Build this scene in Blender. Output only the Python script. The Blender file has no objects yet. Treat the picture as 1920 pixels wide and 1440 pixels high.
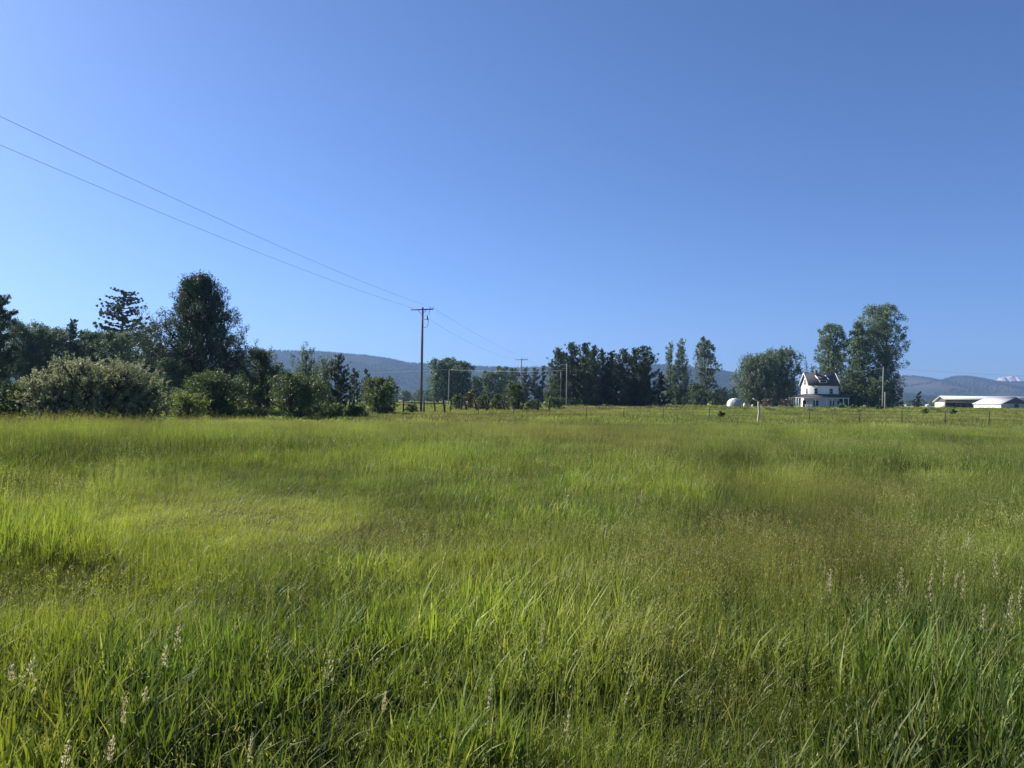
import bpy, math
import numpy as np
from mathutils import Vector, Matrix, Euler

R_ = math.radians
sc = bpy.context.scene
COL = sc.collection
# ------------------------------------------------------------------ camera
F, CW, CH = 1387.0, 1920.0, 1440.0
EYE = Vector((0, 0, 1.65))
PITCH, ROLL = R_(1.32), R_(0.60)
CROT = Euler((R_(90) + PITCH, 0, 0)).to_matrix() @ Matrix.Rotation(ROLL, 3, 'Z')
cd = bpy.data.cameras.new('camera'); cam = bpy.data.objects.new('camera', cd); COL.objects.link(cam)
cam.matrix_world = Matrix.Translation(EYE) @ CROT.to_4x4()
cd.sensor_width = 36; cd.lens = F / CW * 36; cd.clip_start = 0.1; cd.clip_end = 30000
sc.camera = cam
# ------------------------------------------------------------------ light
SUN_EL, SUN_AZ = R_(32), R_(-60)          # azimuth from +Y, negative = to the left
w = bpy.data.worlds.new('World'); sc.world = w; w.use_nodes = True
nt = w.node_tree; nt.nodes.clear()
sky = nt.nodes.new('ShaderNodeTexSky'); sky.sky_type = 'NISHITA'; sky.sun_disc = False
sky.sun_elevation = SUN_EL; sky.sun_rotation = SUN_AZ
sky.altitude = 2500; sky.air_density = 1.0; sky.dust_density = 4.6; sky.ozone_density = 10.0
bg = nt.nodes.new('ShaderNodeBackground'); bg.inputs[1].default_value = 0.071
out = nt.nodes.new('ShaderNodeOutputWorld')
tn = nt.nodes.new('ShaderNodeMix'); tn.data_type = 'RGBA'; tn.blend_type = 'MULTIPLY'; tn.inputs[0].default_value = 1
tn.inputs[7].default_value = (.94, .945, 1.0, 1)      # the photograph's deeper blue
nt.links.new(sky.outputs[0], tn.inputs[6]); nt.links.new(tn.outputs[2], bg.inputs[0]); nt.links.new(bg.outputs[0], out.inputs[0])
sd = bpy.data.lights.new('sun', 'SUN'); sd.energy = 4.6; sd.angle = R_(0.53); sd.color = (1, 0.93, 0.82)
sun = bpy.data.objects.new('sun', sd); COL.objects.link(sun)
sdir = Vector((math.sin(SUN_AZ) * math.cos(SUN_EL), math.cos(SUN_AZ) * math.cos(SUN_EL), math.sin(SUN_EL)))
sun.rotation_euler = sdir.to_track_quat('Z', 'Y').to_euler(); sun.location = (-40, 10, 60)
sc.view_settings.view_transform = 'Standard'; sc.view_settings.look = 'None'
sc.view_settings.exposure = 1.08; sc.view_settings.gamma = 1.0
sc.cycles.max_bounces = 6; sc.cycles.diffuse_bounces = 3; sc.cycles.transmission_bounces = 4
sc.cycles.transparent_max_bounces = 8; sc.cycles.volume_bounces = 0
sc.cycles.use_denoising = True

# ------------------------------------------------------------------ helpers
def pt(px, py, Y):
    d = CROT @ Vector((px - CW / 2, CH / 2 - py, -F))
    return EYE + d * (Y / d.y)
def hor(px): return 752.0 + (px - 960) * math.tan(ROLL)
def to_px(x, y, z):
    M = np.array(CROT)                       # columns = camera axes
    p = np.stack(np.broadcast_arrays(np.asarray(x, float), np.asarray(y, float), np.asarray(z, float) - EYE.z), -1) @ M
    dd = np.maximum(-p[..., 2], 1e-3)
    return CW / 2 + p[..., 0] / dd * F, CH / 2 - p[..., 1] / dd * F

def sstep(a, b, v):
    t = np.clip((np.asarray(v, float) - a) / (b - a), 0, 1); return t * t * (3 - 2 * t)
_tab = np.random.default_rng(11).random((256, 256))
def vnoise(x, y):
    x = np.asarray(x, float); y = np.asarray(y, float)
    xi = np.floor(x).astype(int); yi = np.floor(y).astype(int)
    fx = x - xi; fy = y - yi
    fx = fx * fx * (3 - 2 * fx); fy = fy * fy * (3 - 2 * fy)
    g = lambda a, b: _tab[a % 256, b % 256]
    return (g(xi, yi) * (1 - fx) + g(xi + 1, yi) * fx) * (1 - fy) + (g(xi, yi + 1) * (1 - fx) + g(xi + 1, yi + 1) * fx) * fy
def fbm(x, y, o=4):
    s = 0; a = .5
    for k in range(o):
        s = s + a * vnoise(x * 2 ** k + 17.3 * k, y * 2 ** k - 9.1 * k); a *= .5
    return s / (1 - .5 ** o)

def ground(x, y):
    x = np.asarray(x, float); y = np.asarray(y, float)
    near = 1 - sstep(60, 140, y)
    z = (fbm(x / 9.0 + 3, y / 9.0) - .5) * .34 * near + (fbm(x / 2.3, y / 2.3 + 7, 2) - .5) * .09 * near
    z = z + .24 * sstep(17.5, 22.5, y + .25*np.sin(x*.9)) * (1 - sstep(25, 35, y)) * (1 - sstep(-9, -3, x))   # low bank, far left
    z = z * sstep(1.0, 4.0, np.hypot(x, y))
    return z + .5 * sstep(90, 200, y)

def gz(x, y): return float(ground(x, y))
def base(px, Y):
    p = pt(px, hor(px), Y); return Vector((p.x, Y, gz(p.x, Y)))

def mesh(name, V, faces, attr=None):
    """faces: list of int arrays (M,k)"""
    me = bpy.data.meshes.new(name)
    V = np.asarray(V, np.float32)
    me.vertices.add(len(V)); me.vertices.foreach_set('co', V.ravel())
    faces = [np.asarray(f, np.int32) for f in faces if len(f)]
    tot = np.concatenate([np.full(len(f), f.shape[1], np.int32) for f in faces])
    idx = np.concatenate([f.ravel() for f in faces])
    me.loops.add(len(idx)); me.loops.foreach_set('vertex_index', idx)
    me.polygons.add(len(tot)); st = np.concatenate([[0], np.cumsum(tot)[:-1]]).astype(np.int32)
    me.polygons.foreach_set('loop_start', st)
    me.update(calc_edges=True)
    if attr is not None:
        a = me.attributes.new('v', 'FLOAT', 'FACE'); a.data.foreach_set('value', np.asarray(attr, np.float32))
    return me

class MB:
    def __init__(s): s.V = []; s.F = {}; s.n = 0
    def add(s, V, Fs):
        V = np.asarray(V, float).reshape(-1, 3)
        s.V.append(V)
        for f in Fs: s.F.setdefault(len(f), []).append([i + s.n for i in f])
        s.n += len(V)
    def box(s, x0, x1, y0, y1, z0, z1):
        s.add([(x0,y0,z0),(x1,y0,z0),(x1,y1,z0),(x0,y1,z0),(x0,y0,z1),(x1,y0,z1),(x1,y1,z1),(x0,y1,z1)],
              [(3,2,1,0),(4,5,6,7),(0,1,5,4),(1,2,6,5),(2,3,7,6),(3,0,4,7)])
        return s
    def slab(s, quad, t):
        """a quad thickened by t along its normal, downwards"""
        q = [Vector(p) for p in quad]; n = (q[1] - q[0]).cross(q[3] - q[0]).normalized() * t
        s.add([tuple(p) for p in q] + [tuple(p - n) for p in q],
              [(0,1,2,3),(7,6,5,4),(0,4,5,1),(1,5,6,2),(2,6,7,3),(3,7,4,0)])
        return s
    def beam(s, a, b, wx, wz=None):
        wz = wz or wx; a = Vector(a); b = Vector(b); d = (b - a).normalized()
        u = d.cross(Vector((0,0,1)) if abs(d.z) < .95 else Vector((0,1,0))).normalized(); v = u.cross(d)
        P = [a + u*i*wx/2 + v*j*wz/2 for i, j in ((-1,-1),(1,-1),(1,1),(-1,1))]
        Q = [p + (b - a) for p in P]
        s.add([tuple(p) for p in P + Q], [(3,2,1,0),(4,5,6,7),(0,1,5,4),(1,2,6,5),(2,3,7,6),(3,0,4,7)])
        return s
    def tube(s, pts, rad, n=6):
        pts = [Vector(p) for p in pts]; m = len(pts)
        if not hasattr(rad, '__len__'): rad = [rad] * m
        V = []; ref = None
        for i, p in enumerate(pts):
            d = (pts[min(i+1, m-1)] - pts[max(i-1, 0)]).normalized()
            if ref is None: ref = Vector((1,0,0)) if abs(d.x) < .9 else Vector((0,1,0))
            u = (ref - d * ref.dot(d)).normalized(); ref = u; v = d.cross(u)
            for k in range(n):
                a = 2*math.pi*k/n; V.append(tuple(p + (u*math.cos(a) + v*math.sin(a)) * rad[i]))
        Fs = [(i*n+k, i*n+(k+1)%n, (i+1)*n+(k+1)%n, (i+1)*n+k) for i in range(m-1) for k in range(n)]
        Fs += [tuple(range(n-1, -1, -1)), tuple(range((m-1)*n, m*n))]
        s.add(V, Fs); return s
    def mesh(s, name):
        return mesh(name, np.concatenate(s.V), [np.array(f) for f in s.F.values()])
    def build(s, name, m, parent=None, loc=None):
        return link(name, s.mesh(name), m, parent, loc)

def link(name, me, m, parent=None, loc=None):
    o = bpy.data.objects.new(name, me); COL.objects.link(o)
    if m is not None and not me.materials: me.materials.append(m)
    if parent is not None: o.parent = parent
    if loc is not None: o.location = loc
    return o
def tag(o, label=None, cat=None, group=None, kind=None):
    if label: o['label'] = label
    if cat: o['category'] = cat
    if group: o['group'] = group
    if kind: o['kind'] = kind
    return o
def thing(name, loc, label, cat, group=None, rz=0):
    o = bpy.data.objects.new(name, None); COL.objects.link(o); o.empty_display_size = .5
    o.location = loc; o.rotation_euler = (0, 0, rz)
    return tag(o, label, cat, group)

# ------------------------------------------------------------------ materials
def new_mat(name):
    m = bpy.data.materials.new(name); m.use_nodes = True
    n = m.node_tree.nodes; b = n['Principled BSDF']
    return m, m.node_tree, b
def solid(name, c, rough=.8, var=.25, scale=3.0, metal=0, bump=0.0, stretch=(1,1,1)):
    m, t, b = new_mat(name); N = t.nodes; L = t.links
    tc = N.new('ShaderNodeTexCoord'); mp = N.new('ShaderNodeMapping'); mp.inputs['Scale'].default_value = stretch
    L.new(tc.outputs['Object'], mp.inputs[0])
    no = N.new('ShaderNodeTexNoise'); no.inputs['Scale'].default_value = scale; no.inputs['Detail'].default_value = 6
    L.new(mp.outputs[0], no.inputs['Vector'])
    mx = N.new('ShaderNodeMix'); mx.data_type = 'RGBA'
    mx.inputs[6].default_value = (*[v*(1-var) for v in c], 1); mx.inputs[7].default_value = (*[min(1, v*(1+var)) for v in c], 1)
    L.new(no.outputs[0], mx.inputs[0]); L.new(mx.outputs[2], b.inputs['Base Color'])
    b.inputs['Roughness'].default_value = rough; b.inputs['Metallic'].default_value = metal
    if bump:
        bp = N.new('ShaderNodeBump'); bp.inputs['Strength'].default_value = bump; bp.inputs['Distance'].default_value = .02
        L.new(no.outputs[0], bp.inputs['Height']); L.new(bp.outputs[0], b.inputs['Normal'])
    return m
def foliage(name, dark, light, trans=.35, rough=.55, spec=.3):
    m, t, b = new_mat(name); N = t.nodes; L = t.links
    at = N.new('ShaderNodeAttribute'); at.attribute_name = 'v'
    oi = N.new('ShaderNodeObjectInfo')
    ad = N.new('ShaderNodeMath'); ad.operation = 'MULTIPLY_ADD'; ad.inputs[1].default_value = .25
    L.new(oi.outputs['Random'], ad.inputs[0]); 
    sb = N.new('ShaderNodeMath'); sb.operation = 'MULTIPLY_ADD'; sb.inputs[1].default_value = .8; sb.inputs[2].default_value = 0
    L.new(at.outputs['Fac'], sb.inputs[0]); L.new(sb.outputs[0], ad.inputs[2])
    mx = N.new('ShaderNodeMix'); mx.data_type = 'RGBA'; mx.inputs[6].default_value = (*dark, 1); mx.inputs[7].default_value = (*light, 1)
    L.new(ad.outputs[0], mx.inputs[0]); L.new(mx.outputs[2], b.inputs['Base Color'])
    b.inputs['Roughness'].default_value = rough; b.inputs['Specular IOR Level'].default_value = spec
    tr = N.new('ShaderNodeBsdfTranslucent'); L.new(mx.outputs[2], tr.inputs[0])
    ms = N.new('ShaderNodeMixShader'); ms.inputs[0].default_value = trans
    L.new(b.outputs[0], ms.inputs[1]); L.new(tr.outputs[0], ms.inputs[2])
    L.new(ms.outputs[0], N['Material Output'].inputs[0])
    return m
M = dict(
    bark=solid('bark', (.10,.075,.055), .95, .4, 6, stretch=(1,1,.2)),
    palebark=solid('pale_bark', (.26,.23,.18), .95, .35, 6, stretch=(1,1,.2)),
    pole=solid('weathered_pole_wood', (.17,.135,.115), .9, .35, 5, bump=.3, stretch=(4,4,.15)),
    greypole=solid('grey_pole_wood', (.27,.25,.22), .9, .25, 5, bump=.3, stretch=(4,4,.15)),
    darkwood=solid('dark_post_wood', (.065,.05,.042), .95, .4, 8, bump=.4, stretch=(3,3,.3)),
    palewood=solid('pale_post_wood', (.46,.42,.33), .85, .25, 8, bump=.4, stretch=(6,6,.4)),
    steel=solid('rusty_steel_post', (.035,.03,.022), .7, .4, 9, metal=.2),
    wire=solid('fence_wire', (.16,.15,.14), .5, .2, 4, metal=.6),
    cable=solid('power_cable', (.11,.12,.14), .6, .1, 2),
    alucable=solid('aluminium_cable', (.55,.56,.58), .45, .1, 2, metal=.4),
    ceramic=solid('insulator_ceramic', (.25,.25,.27), .3, .1, 2),
    white=solid('white_painted_siding', (.78,.78,.76), .6, .04, 1.2),
    trim=solid('white_trim', (.70,.70,.68), .5, .03, 2),
    shingle=solid('dark_shingle', (.055,.058,.066), 1.0, .3, 2.2, bump=.4),
    brick=solid('chimney_brick', (.13,.12,.12), .9, .3, 5, bump=.4),
    glass=solid('window_glass', (.02,.025,.03), .08, .1, 1),
    dark=solid('dark_door_paint', (.045,.035,.035), .7, .2, 2),
    porchwall=solid('grey_porch_wall', (.42,.43,.44), .8, .08, 1.5),
    metalroof=solid('white_metal_roofing', (.62,.63,.62), .45, .14, .5, stretch=(1,.15,1)),
    creamwall=solid('cream_barn_wall', (.72,.66,.50), .7, .08, .8),
    greywall_shade=solid('grey_barn_wall_shade', (.42,.43,.43), .75, .06, .7),
    barndark=solid('dark_barn_boards', (.09,.09,.10), .9, .35, 1.5),
    tarp=solid('white_tarp', (.84,.84,.82), .6, .06, 2, bump=.4),
    greytarp_shade=solid('grey_panel_shade', (.30,.34,.38), .6, .06, 2),
    junk=solid('grey_brown_timber', (.23,.19,.15), .9, .4, 3),
)
FO = dict(
    pine=foliage('pine_needles', (.028,.050,.027), (.100,.145,.068), .22),
    fir=foliage('dark_fir_needles', (.014,.027,.018), (.045,.072,.038), .12),
    cotton=foliage('cottonwood_leaves', (.055,.095,.045), (.200,.280,.135), .32),
    poplar=foliage('poplar_leaves', (.080,.125,.070), (.260,.335,.210), .30),
    willow=foliage('willow_leaves', (.065,.105,.058), (.220,.290,.165), .30),
    olive=foliage('silvery_willow_leaves', (.140,.165,.070), (.440,.465,.240), .35, .6),
    bush=foliage('bush_leaves', (.040,.070,.020), (.160,.215,.060), .34),
    lime=foliage('yellow_green_leaves', (.120,.165,.030), (.27,.33,.07), .4),
    rust=foliage('rusty_leaves', (.13,.10,.035), (.30,.20,.075), .3),
    hillfir=foliage('hill_conifers', (.010,.018,.012), (.026,.038,.024), 0.0, 1.0, 0.0),
    brush=foliage('dry_brush', (.10,.085,.055), (.25,.21,.14), .2),
)

# ------------------------------------------------------------------ ground sheet
def build_ground():
    ys = np.concatenate([[-40, -20, -8, -3, 0], np.arange(1, 12, .35), np.arange(12, 40, .8), np.arange(40, 150, 3), np.geomspace(150, 7400, 40)])
    us = np.linspace(-1, 1, 161)
    Yg, Ug = np.meshgrid(ys, us, indexing='ij')
    half = 40 + np.maximum(Yg, 0) * 1.15
    half = np.minimum(half, 5900)
    X = Ug * half
    Z = ground(X, Yg)
    V = np.stack([X, Yg, Z], -1).reshape(-1, 3)
    a, b = len(ys), len(us)
    i, j = np.meshgrid(np.arange(a-1), np.arange(b-1), indexing='ij')
    k = (i*b + j).ravel()
    me = mesh('ground', V, [np.stack([k, k+1, k+b+1, k+b], 1)])
    m, t, bs = new_mat('meadow_soil_and_turf'); N = t.nodes; L = t.links
    g = N.new('ShaderNodeNewGeometry')
    n1 = N.new('ShaderNodeTexNoise'); n1.inputs['Scale'].default_value = .35; n1.inputs['Detail'].default_value = 8
    n2 = N.new('ShaderNodeTexNoise'); n2.inputs['Scale'].default_value = 9; n2.inputs['Detail'].default_value = 6
    n3 = N.new('ShaderNodeTexNoise'); n3.inputs['Scale'].default_value = .02; n3.inputs['Detail'].default_value = 5
    mp = N.new('ShaderNodeMapping'); mp.inputs['Scale'].default_value = (1, .25, 1)
    L.new(g.outputs['Position'], mp.inputs[0])
    L.new(g.outputs['Position'], n2.inputs['Vector'])
    for n in (n1, n3): L.new(mp.outputs[0], n.inputs['Vector'])
    def mix(f, a, b):
        x = N.new('ShaderNodeMix'); x.data_type = 'RGBA'
        for s, v in ((0, f), (6, a), (7, b)):
            if isinstance(v, tuple): x.inputs[s].default_value = (*v, 1)
            elif isinstance(v, float): x.inputs[s].default_value = v
            else: L.new(v, x.inputs[s])
        return x.outputs[2]
    def rng_(src, a, b, lo=0.0, hi=1.0):
        r = N.new('ShaderNodeMapRange'); r.inputs[1].default_value = a; r.inputs[2].default_value = b
        r.inputs[3].default_value = lo; r.inputs[4].default_value = hi; L.new(src, r.inputs[0]); return r.outputs[0]
    sp = N.new('ShaderNodeSeparateXYZ'); L.new(g.outputs['Position'], sp.inputs[0])
    soil = mix(n2.outputs[0], (.035,.040,.014), (.085,.085,.035))
    turf = mix(rng_(n1.outputs[0], .35, .65), (.15,.17,.06), (.25,.24,.11))
    hay = mix(rng_(n3.outputs[0], .35, .65), (.17,.20,.08), (.38,.36,.19))
    far = mix(rng_(sp.outputs[1], 85, 150), turf, hay)
    colr = mix(rng_(sp.outputs[1], 25, 60), soil, far)
    L.new(colr, bs.inputs['Base Color']); bs.inputs['Roughness'].default_value = 1
    bs.inputs['Specular IOR Level'].default_value = .1
    bp = N.new('ShaderNodeBump'); bp.inputs['Distance'].default_value = .05; L.new(n2.outputs[0], bp.inputs['Height']); L.new(bp.outputs[0], bs.inputs['Normal'])
    tag(link('ground', me, m), 'flat open meadow ground under the grass', None, None, 'structure')
build_ground()

# ------------------------------------------------------------------ hills
def hill_mat(name, forest, bare, fac):
    m, t, bs = new_mat(name); N = t.nodes; L = t.links
    g = N.new('ShaderNodeNewGeometry'); n1 = N.new('ShaderNodeTexNoise'); n1.inputs['Scale'].default_value = .0035
    n1.inputs['Detail'].default_value = 7; mp = N.new('ShaderNodeMapping'); mp.inputs['Scale'].default_value = (1, .6, 3)
    mp.inputs['Rotation'].default_value = (0, .5, .5)
    L.new(g.outputs['Position'], mp.inputs[0]); L.new(mp.outputs[0], n1.inputs['Vector'])
    r = N.new('ShaderNodeMapRange'); r.inputs[1].default_value = fac - .04; r.inputs[2].default_value = fac + .04
    L.new(n1.outputs[0], r.inputs[0])
    x = N.new('ShaderNodeMix'); x.data_type = 'RGBA'; x.inputs[6].default_value = (*forest, 1); x.inputs[7].default_value = (*bare, 1)
    L.new(r.outputs[0], x.inputs[0]); L.new(x.outputs[2], bs.inputs['Base Color']); bs.inputs['Roughness'].default_value = 1
    bs.inputs['Specular IOR Level'].default_value = 0
    return m
def hill(name, ridge, D, front, back, label, m, rough=.12, ns=.0016, px0=None, px1=None, nx=420, nd=46, cones=0, conemat=None, thr=.40, flabel='dark conifer forest covering the long hill'):
    xs = np.linspace(px0, px1, nx); rp = np.array(ridge, float)
    ry = np.interp(xs, rp[:, 0], rp[:, 1])
    k = np.ones(5)/5; ry = np.convolve(np.pad(ry, 2, 'edge'), k, 'valid')
    tx = np.array([pt(x, hor(x), 1.0).x for x in xs])            # x per unit depth
    rz = np.array([pt(x, y, D).z for x, y in zip(xs, ry)])
    ds = np.concatenate([np.linspace(-front, 0, nd), np.linspace(0, back, 12)[1:]])
    def hz(xi, d):                                              # height at column value and depth offset
        t = np.where(d < 0, 1 + d/front, 1 - d/back)
        s = np.clip(t, 0, 1); s = np.where(d < 0, s**1.15, s*s*(3-2*s))
        z0 = np.interp(xi, tx, rz); x = xi*D
        n = (fbm(x*ns + 5, d*ns*.55 + 2, 5) - .5) * rough * 2 * z0 * np.sin(np.pi*np.clip(t, 0, 1))**.8
        return z0*s + n
    Dg, T = np.meshgrid(ds, tx, indexing='ij')
    Y = D + Dg; X = T*D + T*Dg*.5; Z = np.maximum(hz(T, Dg), -5) + .3
    Z[0] = -3
    V = np.stack([X, Y, Z], -1).reshape(-1, 3); b = len(tx)
    i, j = np.meshgrid(np.arange(len(ds)-1), np.arange(b-1), indexing='ij'); k = (i*b+j).ravel()
    o = link(name, mesh(name, V, [np.stack([k, k+1, k+b+1, k+b], 1)]), m)
    tag(o, label, None, None, 'structure')
    for p in o.data.polygons: p.use_smooth = True
    if cones:
        r = np.random.default_rng(5)
        ti = r.uniform(tx[0], tx[-1], cones); d = -front * r.uniform(0, 1, cones)**1.6 * .97
        d[:cones//7] = r.uniform(-30, 30, cones//7)
        keep = fbm(ti*D*.004, d*.004, 3) > thr; keep[:cones//7] = True; ti = ti[keep]; d = d[keep]; n = len(ti)
        C = np.stack([ti*D + ti*d*.5, D + d, hz(ti, d) - 1], -1)
        h = r.uniform(7, 15, n); rr = h*r.uniform(.22, .36, n); a0 = r.uniform(0, 6.28, n)
        P = []
        for q in range(4):
            a = a0 + q*math.pi/2; P.append(C + np.stack([rr*np.cos(a), rr*np.sin(a), 0*a], -1))
        P.append(C + np.stack([0*h, 0*h, h], -1))
        V = np.stack(P, 1).reshape(-1, 3); bi = np.arange(n)*5
        Fs = np.concatenate([np.stack([bi+q, bi+(q+1) % 4, bi+4], 1) for q in range(4)])
        fo = link('hillside_forest', mesh('hillside_forest', V, [Fs], np.tile(r.random(n), 4)), conemat)
        tag(fo, flabel, 'forest', None, 'stuff')
    return o
hill('long_forested_hill', [(-400,700),(150,680),(420,663),(470,660),(520,659),(600,661),(640,665),(690,669),(730,675),(760,682),(800,685),(860,688),(960,691),(1100,688),(1225,685),(1260,687),(1300,691),(1345,695),(1385,703),(1450,712),(1560,722),(1650,735),(1800,752)],
     3800, 1500, 700, 'long low forested ridge turning blue with distance', hill_mat('forested_hill', (.030,.045,.028), (.055,.065,.038), .60),
     px0=-400, px1=1800, nx=520, cones=34000, conemat=FO['hillfir'])
hill('bare_rounded_hills', [(1480,738),(1560,728),(1640,716),(1665,711),(1690,707),(1712,706),(1735,709),(1750,712),(1762,715),(1775,711),(1790,707.5),(1806,706),(1825,708),(1845,711),(1860,715),(1875,716.5),(1900,717),(1925,717),(2000,720),(2200,735),(2400,745)],
     4700, 1500, 700, 'rounded brown-blue hills behind the white barns', hill_mat('bare_hill', (.045,.060,.042), (.085,.08,.065), .5),
     rough=.2, ns=.0022, px0=1480, px1=2400, cones=14000, conemat=FO['hillfir'], thr=.50, flabel='patches of dark forest on the rounded hills behind the barns')
hill('snowy_peak', [(1840,752),(1855,725),(1868,716),(1878,709),(1884,706.5),(1888,709),(1893,706),(1900,703),(1908,703),(1912,712),(1920,716),(1960,740),(1990,757)],
     6300, 500, 400, 'distant snow covered peak above the hills at far right', hill_mat('snow', (.46,.41,.42), (.18,.17,.18), .56), rough=.5, ns=.012, px0=1838, px1=1990, nx=160)

# ------------------------------------------------------------------ tree builders
UP = np.array([0, 0, 1.0])
def unit(a): return a / np.maximum(np.linalg.norm(a, axis=-1, keepdims=True), 1e-9)
def leaves(C, Rd, A, n, size, asp, align, r, tight=.42):
    """C centres, Rd (across, along) radii, A axes -> quads"""
    wgt = (Rd[:, 0]**1.3) * (Rd[:, 1]**.7) + 1e-9
    ci = r.choice(len(C), n, p=wgt/wgt.sum())
    g = r.normal(0, tight, (n, 3)); g *= np.minimum(1, 1.15/np.maximum(np.linalg.norm(g, axis=1, keepdims=True), 1e-6))
    ax = A[ci]; al = (g*ax).sum(1, keepdims=True)
    P = C[ci] + (g - al*ax) * Rd[ci, :1] + al*ax * Rd[ci, 1:]
    u = unit(r.normal(0, 1, (n, 3))*(1-align) + ax*align)
    v = unit(np.cross(u, r.normal(0, 1, (n, 3))))
    s = size * r.uniform(.6, 1.35, (n, 1))
    u = u * s * asp; v = v * s / asp
    V = np.stack([P-u, P+v-.2*u, P+u, P-v-.2*u], 1).reshape(-1, 3)
    b = np.arange(n)*4
    cv = r.random(len(C))
    return V, np.stack([b, b+1, b+2, b+3], 1), np.clip(.6*cv[ci] + .4*r.random(n), 0, 1)

def prof(kind):
    return {
     'pine':  lambda t: np.interp(t, [0,.12,.3,.55,.8,.93,1], [.78,.98,1,.92,.72,.48,.18]),
     'bigpine': lambda t: np.interp(t, [0,.1,.3,.5,.65,.8,.92,1], [.62,.86,1,.92,.72,.46,.27,.12]),
     'round': lambda t: np.interp(t, [0,.15,.4,.65,.85,1], [.72,.95,1,.97,.80,.42]),
     'column':lambda t: np.interp(t, [0,.15,.4,.7,.9,1], [.75,.97,1,.90,.62,.25]),
     'cone':  lambda t: np.interp(t, [0,.08,1], [.9,1,.04]),
     'ball':  lambda t: np.interp(t, [0,.2,.5,.8,1], [.80,1,1,.82,.48]),
    }[kind]

def branchy(H, R, bt, pf, nb, rise, ncl, cr, ca, r, lean=0., wood_sides=4, drop=0., sq=1.0):
    C = []; Rd = []; A = []; mb = MB()
    tr = R*.075 + .05
    mb.tube([(0,0,-.3)] + [(lean*H*(k/7)**2 + r.normal(0,.006)*H, r.normal(0,.006)*H, H*.97*k/7) for k in range(1, 8)],
            [tr*1.25] + [tr*(1-k/7.6) for k in range(1, 8)], 7)
    for i in range(nb):
        t = (i + r.random())/nb
        zt = H*(bt + (1-bt)*t**sq)
        rr = R*pf(t)*r.uniform(.62, 1.08); a = r.uniform(0, 2*math.pi)
        z1 = zt + .12*R; z0 = max(z1 - rise*rr, H*bt*.75)
        lx = lean*H*(z0/H)**2
        f = lambda s: (lx + rr*s*math.cos(a), rr*s*math.sin(a), z0 + (z1-z0)*s**1.7 - drop*rr*s)
        if rr > .1: mb.tube([f(0), f(.35), f(.7), f(1)], [tr*.34, tr*.24, tr*.14, tr*.05], wood_sides)
        for s in np.linspace(.3 if t < .85 else 0, 1, ncl):
            p = np.array(f(s)) + r.normal(0, cr*.45, 3); 
            C.append(p); q = r.uniform(.6, 1.15)*(1 - .45*t*t); Rd.append((cr*q, ca*q))
            A.append(unit(np.array([math.cos(a)*.35, math.sin(a)*.35, 1.0 - drop*3]) + r.normal(0, .15, 3)))
    return np.array(C), np.array(Rd), np.array(A), mb

def lobed(H, R, bt, pf, nl, ncl, cr, ca, r, axis='out', lean=0., asym=.3, multi=1, core=2.5):
    C = []; Rd = []; A = []; mb = MB(); tr = R*.06 + .05
    stems = [(r.uniform(-.3, .3)*R*(multi > 1), r.uniform(-.3, .3)*R*(multi > 1)) for _ in range(multi)]
    for sx, sy in stems:
        mb.tube([(sx*.3, sy*.3, -.3), (sx*.6, sy*.6, H*.25), (sx + lean*H*.3, sy, H*.55), (sx*1.2 + lean*H*.7, sy*1.2, H*.72)],
                [tr*1.0, tr*.7, tr*.38, tr*.08], 7)
    for i in range(nl):
        t = (i + r.random())/nl
        a = i*2.399 + r.uniform(-.5, .5)
        rad = R*pf(t); d = rad*r.uniform(.30, .66); lr = max(rad*r.uniform(.34, .58), R*.16)
        z = H*(bt + (1-bt)*t); z = min(z, H - lr*.85)
        c = np.array([d*math.cos(a)*(1 + asym*r.uniform(-1, 1)) + lean*z, d*math.sin(a), z])
        sx, sy = stems[i % multi]
        z0 = max(z - .5*R - .12*H, H*bt*.5)
        mb.tube([(sx*.8, sy*.8, z0), tuple(c*.55 + np.array([sx*.4, sy*.4, z0*.45])), tuple(c), tuple(c + np.array([0, 0, lr*.7]))], [tr*.4, tr*.28, tr*.16, tr*.05], 5)
        for k in range(ncl):
            dr = unit(r.normal(0, 1, 3) + np.array([0, 0, .25]))
            p = c + dr * np.array([lr, lr, lr*1.05]) * r.uniform(.45, 1.05)
            p[2] = max(p[2], ca*.4)
            C.append(p); q = r.uniform(.55, 1.2); Rd.append((cr*q, ca*q))
            if axis == 'out': A.append(unit(dr + .6*UP))
            elif axis == 'spray': A.append(unit(dr*.8 + .75*UP + r.normal(0, .25, 3)))
            elif axis == 'up': A.append(unit(dr*.35 + UP))
            else: A.append(unit(dr*.25 - UP))
            if k % 3 == 0: mb.tube([tuple(c), tuple((c+p)/2 + r.normal(0, lr*.06, 3)), tuple(p)], [tr*.14, tr*.09, tr*.03], 3)
    for k in range(int(nl*core)):
        t = r.random(); a = r.uniform(0, 6.28); q_ = R*pf(t)*.5*r.random()**.5
        C.append(np.array([q_*math.cos(a) + lean*H*t, q_*math.sin(a), H*(bt + (1-bt)*t*.88)])); Rd.append((cr*1.45, ca*1.3)); A.append(unit(UP + r.normal(0, .2, 3)))
    return np.array(C), np.array(Rd), np.array(A), mb

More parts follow.
